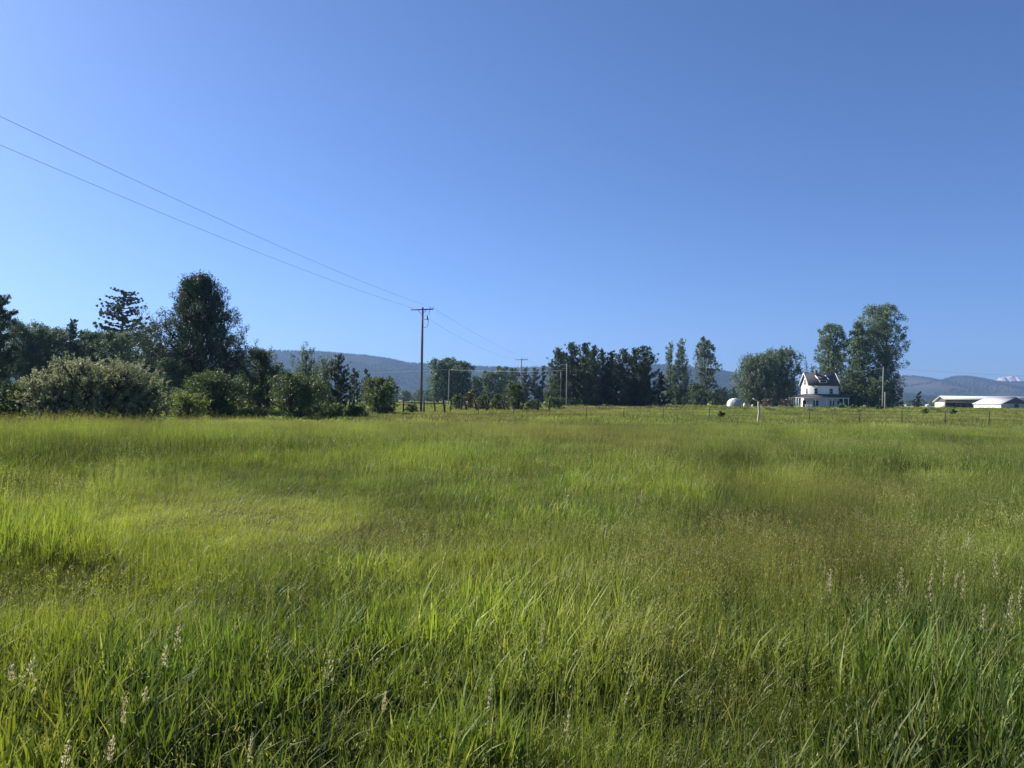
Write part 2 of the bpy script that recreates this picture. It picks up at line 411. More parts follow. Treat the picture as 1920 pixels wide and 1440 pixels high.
SEED = [100]
def tree(name, kind, px, Y, top, hw, label, cat='tree', group=None, fol=None, leafpx=1.15, cover=3.4, lean=0., bt=None, wood=None, dens=1.0, seed=None):
    """px centre, Y depth, top pixel row, hw half-width in photo pixels"""
    SEED[0] += 1; r = np.random.default_rng(seed or SEED[0])
    b = base(px, Y); H = pt(px, top, Y).z - b.z; R = hw*Y/F
    size = max(.035, leafpx*Y/740*.5)
    asp, al, tight = 1.25, .25, .47
    nb_ = lambda n: max(5, int(n*dens))
    if kind == 'bigpine':
        C, Rd, A, mb = lobed(H, R, bt or .12, prof('bigpine'), nb_(60), 30, R*.078, R*.17, r, 'up', lean, core=1.0, asym=.08)
        f = 'pine'; asp, al = 1.9, .55; tight = .36
    elif kind == 'pine':
        C, Rd, A, mb = branchy(H, R, bt or .12, prof('pine'), nb_(70), .6, 5, R*.16, R*.24, r, lean)
        f = 'pine'; asp, al = 1.7, .5
    elif kind == 'sparse':
        C, Rd, A, mb = branchy(H, R, bt or .35, prof('ball'), nb_(88), .3, 5, R*.070, R*.08, r, lean)
        f = 'pine'; asp, al = 1.5, .3
    elif kind == 'fir':
        C, Rd, A, mb = branchy(H, R, bt or .06, prof('cone'), nb_(60), .15, 4, R*.16, R*.14, r, lean, drop=.12)
        f = 'fir'; asp, al = 1.7, .4
    elif kind == 'poplar':
        C, Rd, A, mb = branchy(H, R, bt or .04, prof('column'), nb_(64), 2.2, 4, R*.26, R*.55, r, lean)
        f = 'poplar'; al = .3
    elif kind == 'cotton':
        C, Rd, A, mb = lobed(H, R, bt or .08, prof('round'), nb_(26), 24, R*.12, R*.15, r, 'up', lean, multi=2)
        f = 'cotton'
    elif kind == 'willow':
        C, Rd, A, mb = lobed(H, R, bt or .08, prof('round'), nb_(30), 28, R*.07, R*.19, r, 'down', lean, multi=3)
        f = 'willow'; al = .5; asp = 1.5
    elif kind == 'spray':
        C, Rd, A, mb = lobed(H, R, bt or .12, prof('ball'), nb_(26), 42, R*.045, R*.13, r, 'spray', lean, multi=5)
        f = 'olive'; al = .45; asp = 1.5; tight = .38
    else:  # bush
        C, Rd, A, mb = lobed(H, R, bt or .12, prof('ball'), nb_(16), 22, R*.11, R*.17, r, 'out', lean, multi=4)
        f = 'bush'; asp = 1.3
    lx = lean*H*(C[:, 2]/H)**2
    ext = np.percentile(np.abs(C[:, 0] - lx), 98.5 if kind == 'bigpine' else 95) + np.median(Rd[:, 0])*.6; kx = R/ext; kz = H/(C[:, 2] + Rd[:, 1]*.75*np.abs(A[:, 2])).max()
    C[:, :2] *= kx; C[:, 2] *= kz; Rd[:, 0] *= kx**.5; Rd[:, 1] *= kz
    for v_ in mb.V: v_[:, :2] *= min(kx, 1.6); v_[:, 2] *= kz
    area = math.pi*R*(H)*.5 * .85; q = size*size*2*.8
    n = int(min(85000, max(500, 1.45*cover*area/q)))
    V, Fq, v = leaves(C, Rd, A, n, size, asp, al, r, tight)
    o = thing(name, b, label, cat, group, 0)
    big = cat == 'tree'
    mb.build('trunk' if big else 'stems', wood or (M['bark']), o)
    link('crown' if big else 'foliage', mesh('crown', V, [Fq], v), FO[fol or f], o)
    return o

# ------------------------------------------------------------------ trees, left to right
T = tree
GL, GP = 'trees along the left edge of the meadow', 'pines in the dark grove'
# back row behind the left bushes
T('pine_tree', 'pine', -6, 70, 548, 34, 'dark pine cut off by the left edge of the photo', group=GL, cover=4.4)
T('cottonwood_tree', 'cotton', 50, 98, 600, 52, 'rounded green tree just right of the dark pine at the left edge', group=GL, cover=4.6)
T('cottonwood_tree', 'cotton', 100, 104, 611, 44, 'dense green tree above the left part of the silvery bush', group=GL, cover=4.6)
T('pine_tree', 'pine', 134, 100, 598, 20, 'slim pointed conifer whose tip rises above its rounded neighbours at left', group=GL)
T('cottonwood_tree', 'cotton', 170, 108, 616, 46, 'dark green tree straight above the top of the silvery bush', group=GL, cover=4.6)
T('ponderosa_pine', 'sparse', 228, 150, 541, 34, 'tall sparse pine with a see-through crown standing above the others', group=GL, bt=.50, cover=3.0, leafpx=1.3)
T('cottonwood_tree', 'cotton', 220, 105, 620, 42, 'dense dark tree below the crown of the tall sparse pine', group=GL, cover=4.6)
T('pine_tree', 'pine', 272, 96, 604, 42, 'dark pine close against the left side of the biggest pine', group=GL)
T('big_pine', 'bigpine', 372, 75, 507, 94, 'biggest pine with many upswept branch tips and several pointed tops', group=GL, cover=6.6, bt=.14, leafpx=1.25)
T('leafy_tree', 'cotton', 322, 70, 668, 34, 'brownish green small tree under the left skirt of the biggest pine', group=GL, dens=.7)
# middle left
GS = 'bushes and small trees at the left of the meadow'
T('leafy_tree', 'bush', 487, 80, 652, 50, 'rounded dark green tree in front of the long forested ridge', group=GS, bt=.1, cover=4)
T('leafy_tree', 'poplar', 573, 92, 640, 27, 'pale green tree with two feathery pointed tops', group=GS, fol='cotton')
T('leafy_tree', 'poplar', 608, 88, 662, 22, 'green tree between the feathery topped tree and the dark narrow one', group=GS, fol='cotton')
T('pine_tree', 'pine', 634, 84, 662, 20, 'narrow dark conifer at the right end of the left tree belt', group=GS, cover=4.4)
T('pine_tree', 'pine', 664, 150, 690, 13, 'small far conifer just right of the narrow dark one', group=GS, dens=.6)
T('pine_tree', 'pine', 687, 155, 690, 9, 'tiny far conifer behind the round bush left of the wooden fence', group=GS, dens=.6)
# bushes
GB = 'bushes along the left edge of the meadow'
T('silvery_bush', 'spray', 178, 38, 662, 96, 'largest silvery olive bush with fine upright sprays', 'bush', GB, cover=4.4, leafpx=1.6)
T('silvery_bush', 'spray', 250, 40, 684, 58, 'lower silvery bush merging into the right side of the largest one', 'bush', GB, cover=4.4, leafpx=1.6)
T('silvery_bush', 'spray', 108, 36, 696, 48, 'drooping silvery bush at the left foot of the largest one', 'bush', GB, cover=3.6, leafpx=1.7)
T('leafy_bush', 'bush', 32, 37, 712, 48, 'dark glossy leaved bush at the left edge of the photo', 'bush', GB, cover=4.2, leafpx=2.0)
T('leafy_bush', 'bush', 402, 54, 690, 56, 'broad dark green bush in front of the biggest pine', 'bush', GB, cover=4.4, leafpx=1.5)
T('leafy_bush', 'bush', 345, 50, 732, 38, 'low bright yellow green bush between the silvery and the broad dark bush', 'bush', GB, fol='lime', cover=3.2, leafpx=1.6)
T('leafy_bush', 'bush', 555, 58, 697, 48, 'arching olive green bush in front of the feathery topped tree', 'bush', GB, cover=3.8, leafpx=1.5)
T('leafy_bush', 'bush', 713, 75, 704, 31, 'single round bush standing alone left of the wooden fence', 'bush', GB, cover=4.2, leafpx=1.4)
GW = 'low scrub along the old wooden fence'
for i, (px, Y, top, hw, fo, lab) in enumerate([
    (478, 52, 762, 30, 'bush', 'low scrub at the right foot of the broad dark bush'),
    (620, 62, 752, 32, 'bush', 'low straggly scrub just right of the arching olive bush'),
    (664, 66, 756, 24, 'bush', 'low ragged scrub between the arching bush and the lone round bush'),
    (772, 84, 757, 12, 'bush', 'little scrub under the rail of the wooden fence'),
    (857, 118, 738, 15, 'bush', 'small green bush just right of the grey pole'),
    (881, 122, 731, 10, 'rust', 'rusty orange small bush in the middle distance'),
    (905, 118, 738, 14, 'bush', 'small pale green bush right of the rusty one'),
    (932, 116, 738, 15, 'bush', 'small rounded bush left of the dark bush below the far crossarm pole'),
    (967, 110, 717, 24, 'bush', 'dark rounded bush hiding the foot of the far crossarm pole'),
    (1000, 120, 748, 14, 'bush', 'low bush right of the dark one by the far crossarm pole'),
    (1040, 130, 742, 18, 'bush', 'low pale scrub in front of the pale slim tree by the grove'),
]):
    T('scrub_bush', 'bush', px, Y, top, hw, lab, 'bush', GW, fol=fo, cover=3.6, dens=.6, leafpx=1.3)
# far middle
GC = 'cottonwoods in the middle distance'
T('cottonwood_tree', 'cotton', 824, 262, 672, 22, 'left half of the cottonwood clump behind the plain grey pole', group=GC, bt=.08, cover=4)
T('cottonwood_tree', 'cotton', 846, 266, 669, 24, 'middle and tallest cottonwood of the clump behind the grey pole', group=GC, bt=.08, cover=4)
T('cottonwood_tree', 'cotton', 866, 260, 676, 19, 'right hand cottonwood of the clump behind the grey pole', group=GC, bt=.1, cover=4)
GD = 'trees between the two crossarm poles and the grove'
for px, Y, top, hw, kd, lab in [
    (893, 270, 704, 14, 'cotton', 'small tree just right of the cottonwood clump'),
    (916, 300, 694, 16, 'cotton', 'rounded tree left of the broad one in the middle belt'),
    (938, 300, 686, 18, 'cotton', 'broad round topped tree left of the far crossarm pole'),
    (962, 310, 689, 16, 'cotton', 'round topped tree directly left of the far crossarm pole'),
    (984, 305, 688, 10, 'pine', 'pointed tree directly right of the far crossarm pole'),
    (1002, 300, 690, 11, 'pine', 'second pointed tree right of the far crossarm pole'),
    (1018, 300, 686, 9, 'fir', 'slim spire shaped conifer left of the dark grove')]:
    T('leafy_tree' if kd == 'cotton' else 'pine_tree', kd, px, Y, top, hw, lab, group=GD, dens=.7, cover=4)
T('slim_tree', 'poplar', 1034, 182, 700, 12, 'pale yellow green slim tree at the left foot of the dark grove', fol='bush', dens=.5)
# pine grove
for px, Y, top, hw, lab in [
    (1046, 188, 651, 21, 'leftmost dark pine of the grove with a bent side branch'),
    (1072, 196, 640, 24, 'tall broad pine in the left half of the grove'),
    (1096, 192, 641, 22, 'tallest twin topped pine of the grove, second from its left dome'),
    (1112, 186, 646, 17, 'pine at the right shoulder of the left dome of the grove'),
    (1127, 194, 653, 14, 'lower narrow pine in the dip between the two domes of the grove'),
    (1145, 190, 657, 18, 'pine just right of the dip in the grove'),
    (1168, 186, 652, 21, 'rounded brownish pine in the right half of the grove'),
    (1190, 192, 651, 20, 'dense pine between the brownish one and the grove right end'),
    (1208, 186, 648, 23, 'rightmost tall pine of the grove with a stepped right side')]:
    T('pine_tree', 'pine', px, Y, top, hw, lab, group=GP, bt=.05, cover=5.4, dens=1.25)
T('fir_tree', 'fir', 1238, 178, 697, 17, 'small dark fir between the grove and the twin poplars', cover=4.5)
GPO = 'poplars between the grove and the willow'
T('poplar_tree', 'poplar', 1257, 232, 640, 12, 'left and shorter one of the twin pale poplars', group=GPO, cover=4)
T('poplar_tree', 'poplar', 1277, 230, 633, 14, 'right and taller one of the twin pale poplars', group=GPO, cover=4)
T('poplar_tree', 'cotton', 1322, 236, 632, 21, 'lone broad topped poplar right of the twin pale poplars', group=GPO, bt=.1, cover=3.4, fol='poplar')
T('leafy_tree', 'bush', 1306, 225, 716, 15, 'low leafy tree at the left foot of the lone poplar', fol='cotton', cover=4)
T('leafy_tree', 'bush', 1342, 250, 728, 12, 'low leafy tree at the right foot of the lone poplar', fol='cotton', cover=4)
T('willow_tree', 'willow', 1420, 240, 660, 42, 'left part of the broad weeping willow group beside the white house', cover=4.2)
T('willow_tree', 'willow', 1456, 246, 650, 42, 'taller right part of the weeping willow group beside the white house', cover=4.2)
GH = 'cottonwoods behind the white house'
T('cottonwood_tree', 'cotton', 1562, 246, 606, 30, 'shorter cottonwood rising directly behind the white house', group=GH, bt=.08, cover=3.8)
T('cottonwood_tree', 'cotton', 1610, 238, 603, 22, 'narrow cottonwood between the shorter and the tallest one', group=GH, bt=.05, cover=4)
T('cottonwood_tree', 'cotton', 1650, 240, 569, 44, 'tallest spreading cottonwood with ragged branches on its right', group=GH, bt=.12, cover=3.2, dens=1.3)
T('leafy_tree', 'cotton', 1596, 226, 690, 22, 'low green tree right beside the house porch', group=GH, bt=.05, cover=4)
T('leafy_tree', 'cotton', 1637, 222, 708, 24, 'low green tree left of the pole by the tall cottonwood', group=GH, bt=.05, cover=4)
T('leafy_tree', 'cotton', 1667, 236, 726, 13, 'small dark tree right of the pole by the tall cottonwood', group=GH, bt=.05, cover=4)
T('leaning_conifer', 'fir', 1683, 330, 731, 8, 'small leaning conifer nearer the tall cottonwoods', lean=.16, cover=4, dens=.6)
T('leaning_conifer', 'fir', 1717, 340, 734, 8, 'small leaning conifer standing alone nearer the barns', lean=.18, cover=4, dens=.6)
# far belts that read as single small trees
r0 = np.random.default_rng(3)
GF = 'far trees at the foot of the hills'
def copy_tree(src, px, Y, k, lab, group=None):
    o = src.copy(); COL.objects.link(o); o.location = base(px, Y); o.scale = (k, k, k); o.rotation_euler = (0, 0, r0.uniform(0, 6))
    o['label'] = lab
    if group: o['group'] = group
    for c in src.children:
        d = c.copy(); COL.objects.link(d); d.parent = o
    return o
fa = T('far_tree', 'cotton', 676, 520, 728, 11, 'small blue green tree in the far belt at the foot of the hills', group=GF, bt=.03, dens=.5, cover=4)
fb = T('far_tree', 'pine', 1352, 420, 726, 7, 'small blue green tree in the far belt at the foot of the hills', group=GF, bt=.03, dens=.5, cover=4)
LF = 'small blue green tree in the far belt at the foot of the hills'
for px in list(range(690, 812, 11)) + list(range(1180, 1500, 17)):
    lb = 'small blue green tree in the far belt around the nearest tall pole' if px < 830 else ('small far tree half hidden behind the dark grove and the poplars' if px < 1350 else 'small far tree half hidden behind the willows')
    copy_tree(fa, px + r0.uniform(-4, 4), 520 + r0.uniform(-40, 60), r0.uniform(.7, 1.15), lb, GF)
for px in list(range(1356, 1400, 9)) + [1290, 1296, 940, 975, 990, 1010, 884, 902]:
    copy_tree(fb, px + r0.uniform(-2, 2), 430 + r0.uniform(-30, 50), r0.uniform(.85, 1.2), LF, GF)
for px in list(range(1690, 1920, 13)):
    copy_tree(fa, px + r0.uniform(-4, 4), 900 + r0.uniform(-60, 90), r0.uniform(.7, 1.1), 'low dark tree in the thin far belt under the bare hills', 'far trees under the bare hills')

# ------------------------------------------------------------------ poles and lines
def ipole(name, px, Y, top, arm, rb, rt, label, wood, lean=0.0, gear=False, group='utility poles'):
    b = base(px, Y); H = pt(px, top, Y).z - b.z
    o = thing(name, b, label, 'utility pole', group)
    MB().tube([(0,0,-.5), (lean*.3, 0, H*.3), (lean*.65, 0, H*.65), (lean, 0, H)], [rb, rb*.93, (rb+rt)/2, rt], 12).build('pole_shaft', wood, o)
    return o, b, H
p1, b1, H1 = ipole('utility_pole', 789.5, 90, 576, 1, .17, .115, 'nearest tall dark wooden pole with crossarm, standing by the wooden fence', M['pole'], lean=.05)
ang = math.atan2(78, 13.1) - math.pi/2      # line direction relative to +Y
PX = Vector((math.cos(ang), math.sin(ang), 0))  # crossarm direction
za = pt(790, 580.5, 90).z - b1.z
MB().beam(-PX*1.42 + Vector((0,-.16,za-.04)), PX*1.42 + Vector((0,-.16,za+.02)), .11, .13).build('crossarm', M['pole'], p1)
for s in (-1, 1):
    MB().beam(PX*.55*s + Vector((0,-.23,za-.06)), Vector((0,-.18,za-.62)), .04, .05).build('brace', M['pole'], p1)
def insul(parent, p, k=1.0):
    mb = MB(); mb.tube([p, p+Vector((0,0,.08*k)), p+Vector((0,0,.09*k)), p+Vector((0,0,.15*k)), p+Vector((0,0,.16*k)), p+Vector((0,0,.22*k))],
                       [.02*k,.02*k,.065*k,.055*k,.045*k,.03*k], 8)
    return mb.build('insulator', M['ceramic'], parent)
insul(p1, -PX*1.3 + Vector((0,-.16,za+.02))); insul(p1, PX*1.02 + Vector((0,-.16,za+.08))); insul(p1, PX*1.38 + Vector((0,-.16,za+.08)))
zt = pt(790, 599, 90).z - b1.z
mb = MB(); mb.beam(Vector((0,-.1,zt)), PX*.75 + Vector((0,-.16,zt)), .05); mb.build('switch_bracket', M['cable'], p1)
mb = MB(); mb.tube([PX*.68+Vector((0,-.16,zt-.1)), PX*.68+Vector((0,-.16,zt+.05)), PX*.66+Vector((0,-.16,zt+.3)), PX*.66+Vector((0,-.16,zt+.5))], [.05,.075,.065,.03], 8); mb.build('cutout_switch', M['ceramic'], p1)
mb = MB(); P0 = [PX*.66+Vector((0,-.16,zt+.45)), PX*.78+Vector((0,-.16,zt+.1)), PX*.80+Vector((0,-.16,zt-.45)), PX*.72+Vector((0,-.16,zt-.85)), PX*.5+Vector((0,-.16,zt-1.0)), PX*.25+Vector((0,-.14,zt-.95)), PX*.1+Vector((0,-.12,zt-.75))]
mb.tube(P0, .028, 6); mb.build('riser_cable', M['cable'], p1)
mb = MB(); mb.tube([PX*1.02+Vector((0,-.16,za)), PX*.90+Vector((0,-.16,za-.25)), PX*.86+Vector((0,-.16,za-.65))], [.03,.035,.02], 6); mb.build('jumper_wire', M['cable'], p1)

p2, b2, H2 = ipole('utility_pole', 977, 168, 672, 1, .16, .11, 'second crossarm pole rising out of the dark rounded bush', M['greypole'])
z2 = pt(977, 674.5, 168).z - b2.z
MB().beam(-PX*1.42 + Vector((0,-.15,z2)), PX*1.42 + Vector((0,-.15,z2)), .12, .15).build('crossarm', M['greypole'], p2)
for s in (-1, 1): insul(p2, PX*1.3*s + Vector((0,-.15,z2+.06)))
def wire(a, b, sag, name='power_line', rad=.012, label=None, m=None, group='overhead power lines', n=24, cat='power line'):
    a = Vector(a); b = Vector(b)
    pts = [a.lerp(b, i/n) - Vector((0, 0, sag*4*(i/n)*(1-i/n))) for i in range(n+1)]
    o = MB().tube(pts, rad, 5).build(name, m or M['cable'])
    return tag(o, label, cat, group)
A1l = b1 - PX*1.3 + Vector((0,-.16,za+.24)); A1r = b1 + PX*1.02 + Vector((0,-.16,za+.30))
A2l = b2 - PX*1.3 + Vector((0,-.15,z2+.25)); A2r = b2 + PX*1.3 + Vector((0,-.15,z2+.25))
Q0 = Vector((-24.3, 11.5, 0))
wire(Q0 - PX*1.35 + Vector((0,0,13.1)), A1l, .75, label='lower of the two long wires sweeping from the upper left to the dark pole', rad=.009)
wire(Q0 + PX*1.35 + Vector((0,0,13.1)), A1r, .75, label='upper of the two long wires sweeping from the upper left to the dark pole', rad=.009)
wire(b1 + PX*.75 + Vector((0,-.1,zt+.1)), A2l, .9, label='lower wire running from the dark pole down to the far crossarm pole', rad=.009)
wire(A1r + Vector((.3,0,-.1)), A2r, .5, label='upper wire running from the dark pole down to the far crossarm pole', rad=.009)
wire(A2r, A2r + Vector((13.1*1.1, 78*1.1, -.6)), 1.0, label='faint wire leaving the far crossarm pole towards the grove', rad=.009)

p3, b3, H3 = ipole('utility_pole', 841, 200, 693, 0, .17, .12, 'plain pale grey pole in front of the cottonwood clump', M['greypole'], lean=.15)
p4, b4, H4 = ipole('utility_pole', 1051, 182, 697, 0, .13, .10, 'shorter left one of two pale poles in front of the grove', M['greypole'], lean=.05)
p5, b5, H5 = ipole('utility_pole', 1062, 175, 682, 0, .15, .11, 'taller right one of two pale poles in front of the grove', M['greypole'], lean=.05)
p6, b6, H6 = ipole('utility_pole', 1654.5, 165, 690, 0, .15, .11, 'tall pale pole in front of the tallest cottonwood', M['greypole'], lean=.25)
p7, b7, H7 = ipole('utility_pole', 1659.5, 175, 735, 0, .16, .14, 'short stub pole right beside the tall pale pole', M['greypole'])
for p, h, l in ((p3, H3, .15), (p6, H6, .25)):
    insul(p, Vector((l, 0, h)), 1.6)
top3 = b3 + Vector((.15, 0, H3+.05)); top5 = b5 + Vector((.05, 0, H5-.1)); top6 = b6 + Vector((.25, 0, H6+.05))
GX = 'cross country cables on the pale poles'
wire(top3, pt(560, 704, 210), .1, 'cable', .03, 'pale cable running left from the grey pole before the blue ridge', M['alucable'], GX, cat='cable')
wire(top3, b5 + Vector((0, 0, H5-1.6)), .35, 'cable', .02, 'upper pale cable from the grey pole to the two poles by the grove', M['alucable'], GX, cat='cable')
wire(top3 - Vector((0,0,.15)), b4 + Vector((0, 0, H4-.8)), .35, 'cable', .013, 'lower pale cable from the grey pole to the two poles by the grove', M['alucable'], GX, cat='cable')
wire(top5, pt(1016, 688, 215), .1, 'cable', .009, 'short top cable from the taller grove pole back to the left', M['alucable'], GX, cat='cable')
wire(top5 - Vector((0,0,.9)), pt(1020, 697, 215), .1, 'cable', .009, 'short second cable from the taller grove pole back to the left', M['alucable'], GX, cat='cable')
wire(top6, pt(2010, 708, 150), .25, 'cable', .014, 'upper cable running right from the tall pole above the bare hills', M['cable'], GX, cat='cable')
wire(top6, pt(1600, 697, 200), .1, 'cable', .010, 'cable running left from the tall pole across the cottonwoods', M['alucable'], GX, cat='cable')

# ------------------------------------------------------------------ wire fence on steel posts
FP = [(834.5, 750), (897, 762), (963, 761), (1031, 760), (1100, 762), (1170, 763), (1243, 764), (1330, 765), (1518, 767), (1611, 769), (1691, 769), (1772, 771), (1854, 772), (1942, 774), (2035, 776)]
def fdepth(px): return 1/np.interp(px, [835, 1920], [1/78, 1/58])
b0 = base(FP[0][0], fdepth(FP[0][0]))
fe = thing('wire_fence', b0, 'long low wire fence on thin steel posts crossing the far meadow', 'fence')
tops = []
for i, (px, top) in enumerate(FP):
    Y = fdepth(px); b = base(px, Y); h = pt(px, top, Y).z - b.z
    h = min(max(h, .98), 1.95); lx = (.0 if i % 3 else .03)
    mb = MB(); mb.beam((0,0,-.3), (lx, 0, h), .065, .05); mb.beam((.0,-.03,-.3), (lx, -.03, h), .02, .07)
    o = mb.build('post', M['steel'] if i else M['darkwood'], fe, b - b0); tops.append((b - b0, min(h, 1.15)))
for k, fr in enumerate((.96, .72, .5)):
    mb = MB()
    pts = []
    for i, (b, h) in enumerate(tops):
        pts.append(b + Vector((0, -.04, h*fr)))
        if i < len(tops)-1:
            b2_, h2_ = tops[i+1]; m_ = (b + b2_)/2; pts.append(m_ + Vector((0, -.04, (h+h2_)/2*fr - .03)))
    mb.tube(pts, .006, 4); mb.build('wire_strand', M['wire'], fe)
# crooked pale post
b = base(1423, 60); h = pt(1423, 752, 60).z - b.z
o = thing('crooked_post', b, 'pale bent wooden post with a slanting arm at its top', 'post')
MB().tube([(-.06,0,-.3), (-.05,0,.45), (.03,0,.95), (-.03,0,h-.25), (-.02,0,h)], [.10,.095,.09,.085,.08], 9).build('post_shaft', M['palewood'], o)
MB().beam((.04,-.03,h-.07), (-.52,-.10,h+.20), .09, .09).build('slanting_arm', M['palewood'], o)
# old wooden fence by the pole
b0 = base(757, 84)
wf = thing('wooden_fence', b0, 'old dark wooden fence with one rail at the foot of the nearest pole', 'fence')
for px, Y, top, dx, rw in [(756.5,84,747,0,.10),(772.5,86,749,.08,.08),(779,82,757,.35,.07),(795,83,748,.03,.10),(813.5,86,746,.22,.09),(831,85,747,.25,.13),(846,88,750,-.05,.08)]:
    b = base(px, Y); h = pt(px, top, Y).z - b.z
    MB().tube([(dx,0,-.3), (dx*.5,0,h*.5), (-dx*.4,0,h)], [rw, rw*.95, rw*.85], 8).build('post', M['darkwood'], wf, b - b0)
zr = pt(795, 755.5, 84).z - b0.z
for (xa, xb, dz) in ((757,796,.02), (795,833,0)):
    a = base(xa, 83.7) - b0; c = base(xb, 83.7) - b0
    MB().beam((a.x, a.y, zr+dz), (c.x, c.y, zr-.03+dz), .06, .11).build('rail', M['darkwood'], wf)
b0 = base(893, 112)
lf = thing('leaning_fence', b0, 'row of leaning old fence posts below the rusty and round bushes', 'fence')
for px, dx, top in [(865,0,748),(873,.3,749),(892,.35,749),(894,.5,751),(911,.2,750),(915,.0,749),(944,.35,750),(951,.5,752),(962,.1,753),(1009,0,748),(1030,.05,750)]:
    b = base(px, 108); h = max(pt(px, top, 108).z - b.z, 1.1)
    MB().tube([(dx,0,-.3), (0,0,h*.5), (-dx,0,h)], [.13,.12,.10], 7).build('post', M['darkwood'], lf, b - b0)
MB().tube([tuple(base(q, 108) - b0 + Vector((0,0,.85+.1*math.sin(q)))) for q in (865,880,894,911,930,951,975,1009,1030)], .012, 4).build('wire_strand', M['wire'], lf)
GQ = 'old posts standing in the scrub left of the wooden fence'
for px, Y, top, lab in [(492,58,757,'dark stump post under the rounded dark green tree'),(606,66,748,'thin dark post at the right foot of the feathery trees'),
                    (655,68,748,'thick dark post standing alone in the scrub, left of the lone round bush'),(661,72,750,'thinner dark post just right of the thick one in the scrub')]:
    b = base(px, Y); h = pt(px, top, Y).z - b.z
    o = MB().tube([(0,0,-.3), (.02,0,h*.5), (.05,0,h)], [.10,.095,.08], 8).build('old_post', M['darkwood'], None, b)
    tag(o, lab, 'post', GQ)

# ------------------------------------------------------------------ white house
def window(parent, p, wd, ht, facing, name='window'):
    """p = lower centre on the wall plane; facing '-y' or '-x'"""
    f = MB(); t = .10; d = .06
    segs = [(-wd/2-t, wd/2+t, ht, ht+t*1.4), (-wd/2-t, wd/2+t, -t, 0), (-wd/2-t, -wd/2, 0, ht), (wd/2, wd/2+t, 0, ht), (-wd/2, wd/2, ht/2-.03, ht/2+.03)]
    for u0, u1, v0, v1 in segs:
        if facing == '-y': f.box(p[0]+u0, p[0]+u1, p[1]-d, p[1]-.002, p[2]+v0, p[2]+v1)
        else: f.box(p[0]-d, p[0]-.002, p[1]+u0, p[1]+u1, p[2]+v0, p[2]+v1)
    o = f.build(name, M['trim'], parent)
    g = MB()
    if facing == '-y': g.box(p[0]-wd/2, p[0]+wd/2, p[1]-.025, p[1]-.004, p[2], p[2]+ht)
    else: g.box(p[0]-.025, p[0]-.004, p[1]-wd/2, p[1]+wd/2, p[2], p[2]+ht)
    g.build('pane', M['glass'], o)
    return o
HY = 220.0; hb = base(1518, HY)
X0 = 0.0; mpp = HY/F
XW = (1572-1518)*mpp; DP = 6.6
Zp = lambda y: pt(1540, y, HY).z - hb.z
hs = thing('farmhouse', hb, 'white farmhouse with steep dark roof, dormer and wraparound porch', 'house')
ze = Zp(720.5); zr = Zp(699.5); yc = DP/2
w_ = MB()
w_.add([(0,0,-.2),(XW,0,-.2),(XW,DP,-.2),(0,DP,-.2),(0,0,ze),(XW,0,ze),(XW,DP,ze),(0,DP,ze),(0,yc,zr-.15),(XW,yc,zr-.15)],
       [(0,1,5,4),(2,3,7,6),(3,0,4,8,7),(1,2,6,9,5)])
w_.build('wall', M['white'], hs)
def roofpair(parent, x0, x1, y0, y1, ze, zr, ov, name='roof', mat_=None, t=.14, trim=True):
    yc = (y0+y1)/2; sl = (zr-ze)/(yc-y0)
    mb = MB()
    mb.slab([(x0-ov, y0-ov, ze-sl*ov+.1), (x1+ov, y0-ov, ze-sl*ov+.1), (x1+ov, yc, zr+.1), (x0-ov, yc, zr+.1)], t)
    mb.slab([(x1+ov, y1+ov, ze-sl*ov+.1), (x0-ov, y1+ov, ze-sl*ov+.1), (x0-ov, yc, zr+.1), (x1+ov, yc, zr+.1)], t)
    r = mb.build(name, mat_ or M['shingle'], parent)
    if trim:
        for xx in (x0-ov-.05, x1+ov+.05):
            mb = MB()
            mb.beam((xx, y0-ov, ze-sl*ov+.04), (xx, yc, zr+.04), .10, .34); mb.beam((xx, y1+ov, ze-sl*ov+.04), (xx, yc, zr+.04), .10, .34)
            mb.build('bargeboard', M['trim'], r)
    return r
rf = roofpair(hs, 0, XW, 0, DP, ze, zr, .45)
px2x = lambda px: (px-1518)*mpp
zc = Zp(693)
cx = px2x(1537.5)
ch = MB().box(cx-.35, cx+.35, yc-.75, yc-.05, zr-1.0, zc).build('chimney', M['brick'], rf)
# shed dormer, sides cream-white lit
dz0 = Zp(719.5); dx0, dx1 = px2x(1537.5), px2x(1551.5)
d = MB(); sl = (zr-ze)/yc
yf = .35; zf0 = ze + sl*yf; zf1 = zf0 + 1.0; zb = zr-.8; yb = (zb-ze)/sl
d.add([(dx0,yf,zf0),(dx1,yf,zf0),(dx0,yf,zf1),(dx1,yf,zf1),(dx0,yb,zb),(dx1,yb,zb)], [(0,1,3,2),(0,2,4),(1,5,3)])
dm = d.build('dormer', M['white'], hs)
MB().slab([(dx0-.3,yf-.35,zf1+.05),(dx1+.3,yf-.35,zf1+.05),(dx1+.3,yb+.1,zb+.2),(dx0-.3,yb+.1,zb+.2)], .16).build('dormer_roof', M['shingle'], dm)
for xx in (dx0-.38, dx1+.38):
    MB().beam((xx, yf-.4, zf1-.02), (xx, yb+.1, zb+.14), .14, .34).build('bargeboard', M['trim'], dm)
MB().box(dx0+.25, dx1-.25, yf-.05, yf-.01, zf0+.2, zf0+.78).build('pane', M['glass'], dm)
for px in (1530, 1558.5):
    window(hs, (px2x(px), 0, Zp(738)), .85, 1.45, '-y')
window(hs, (0, DP*.52, Zp(721)), 1.0, 1.5, '-x'); window(hs, (0, DP*.30, Zp(738)), 1.0, 1.5, '-x')
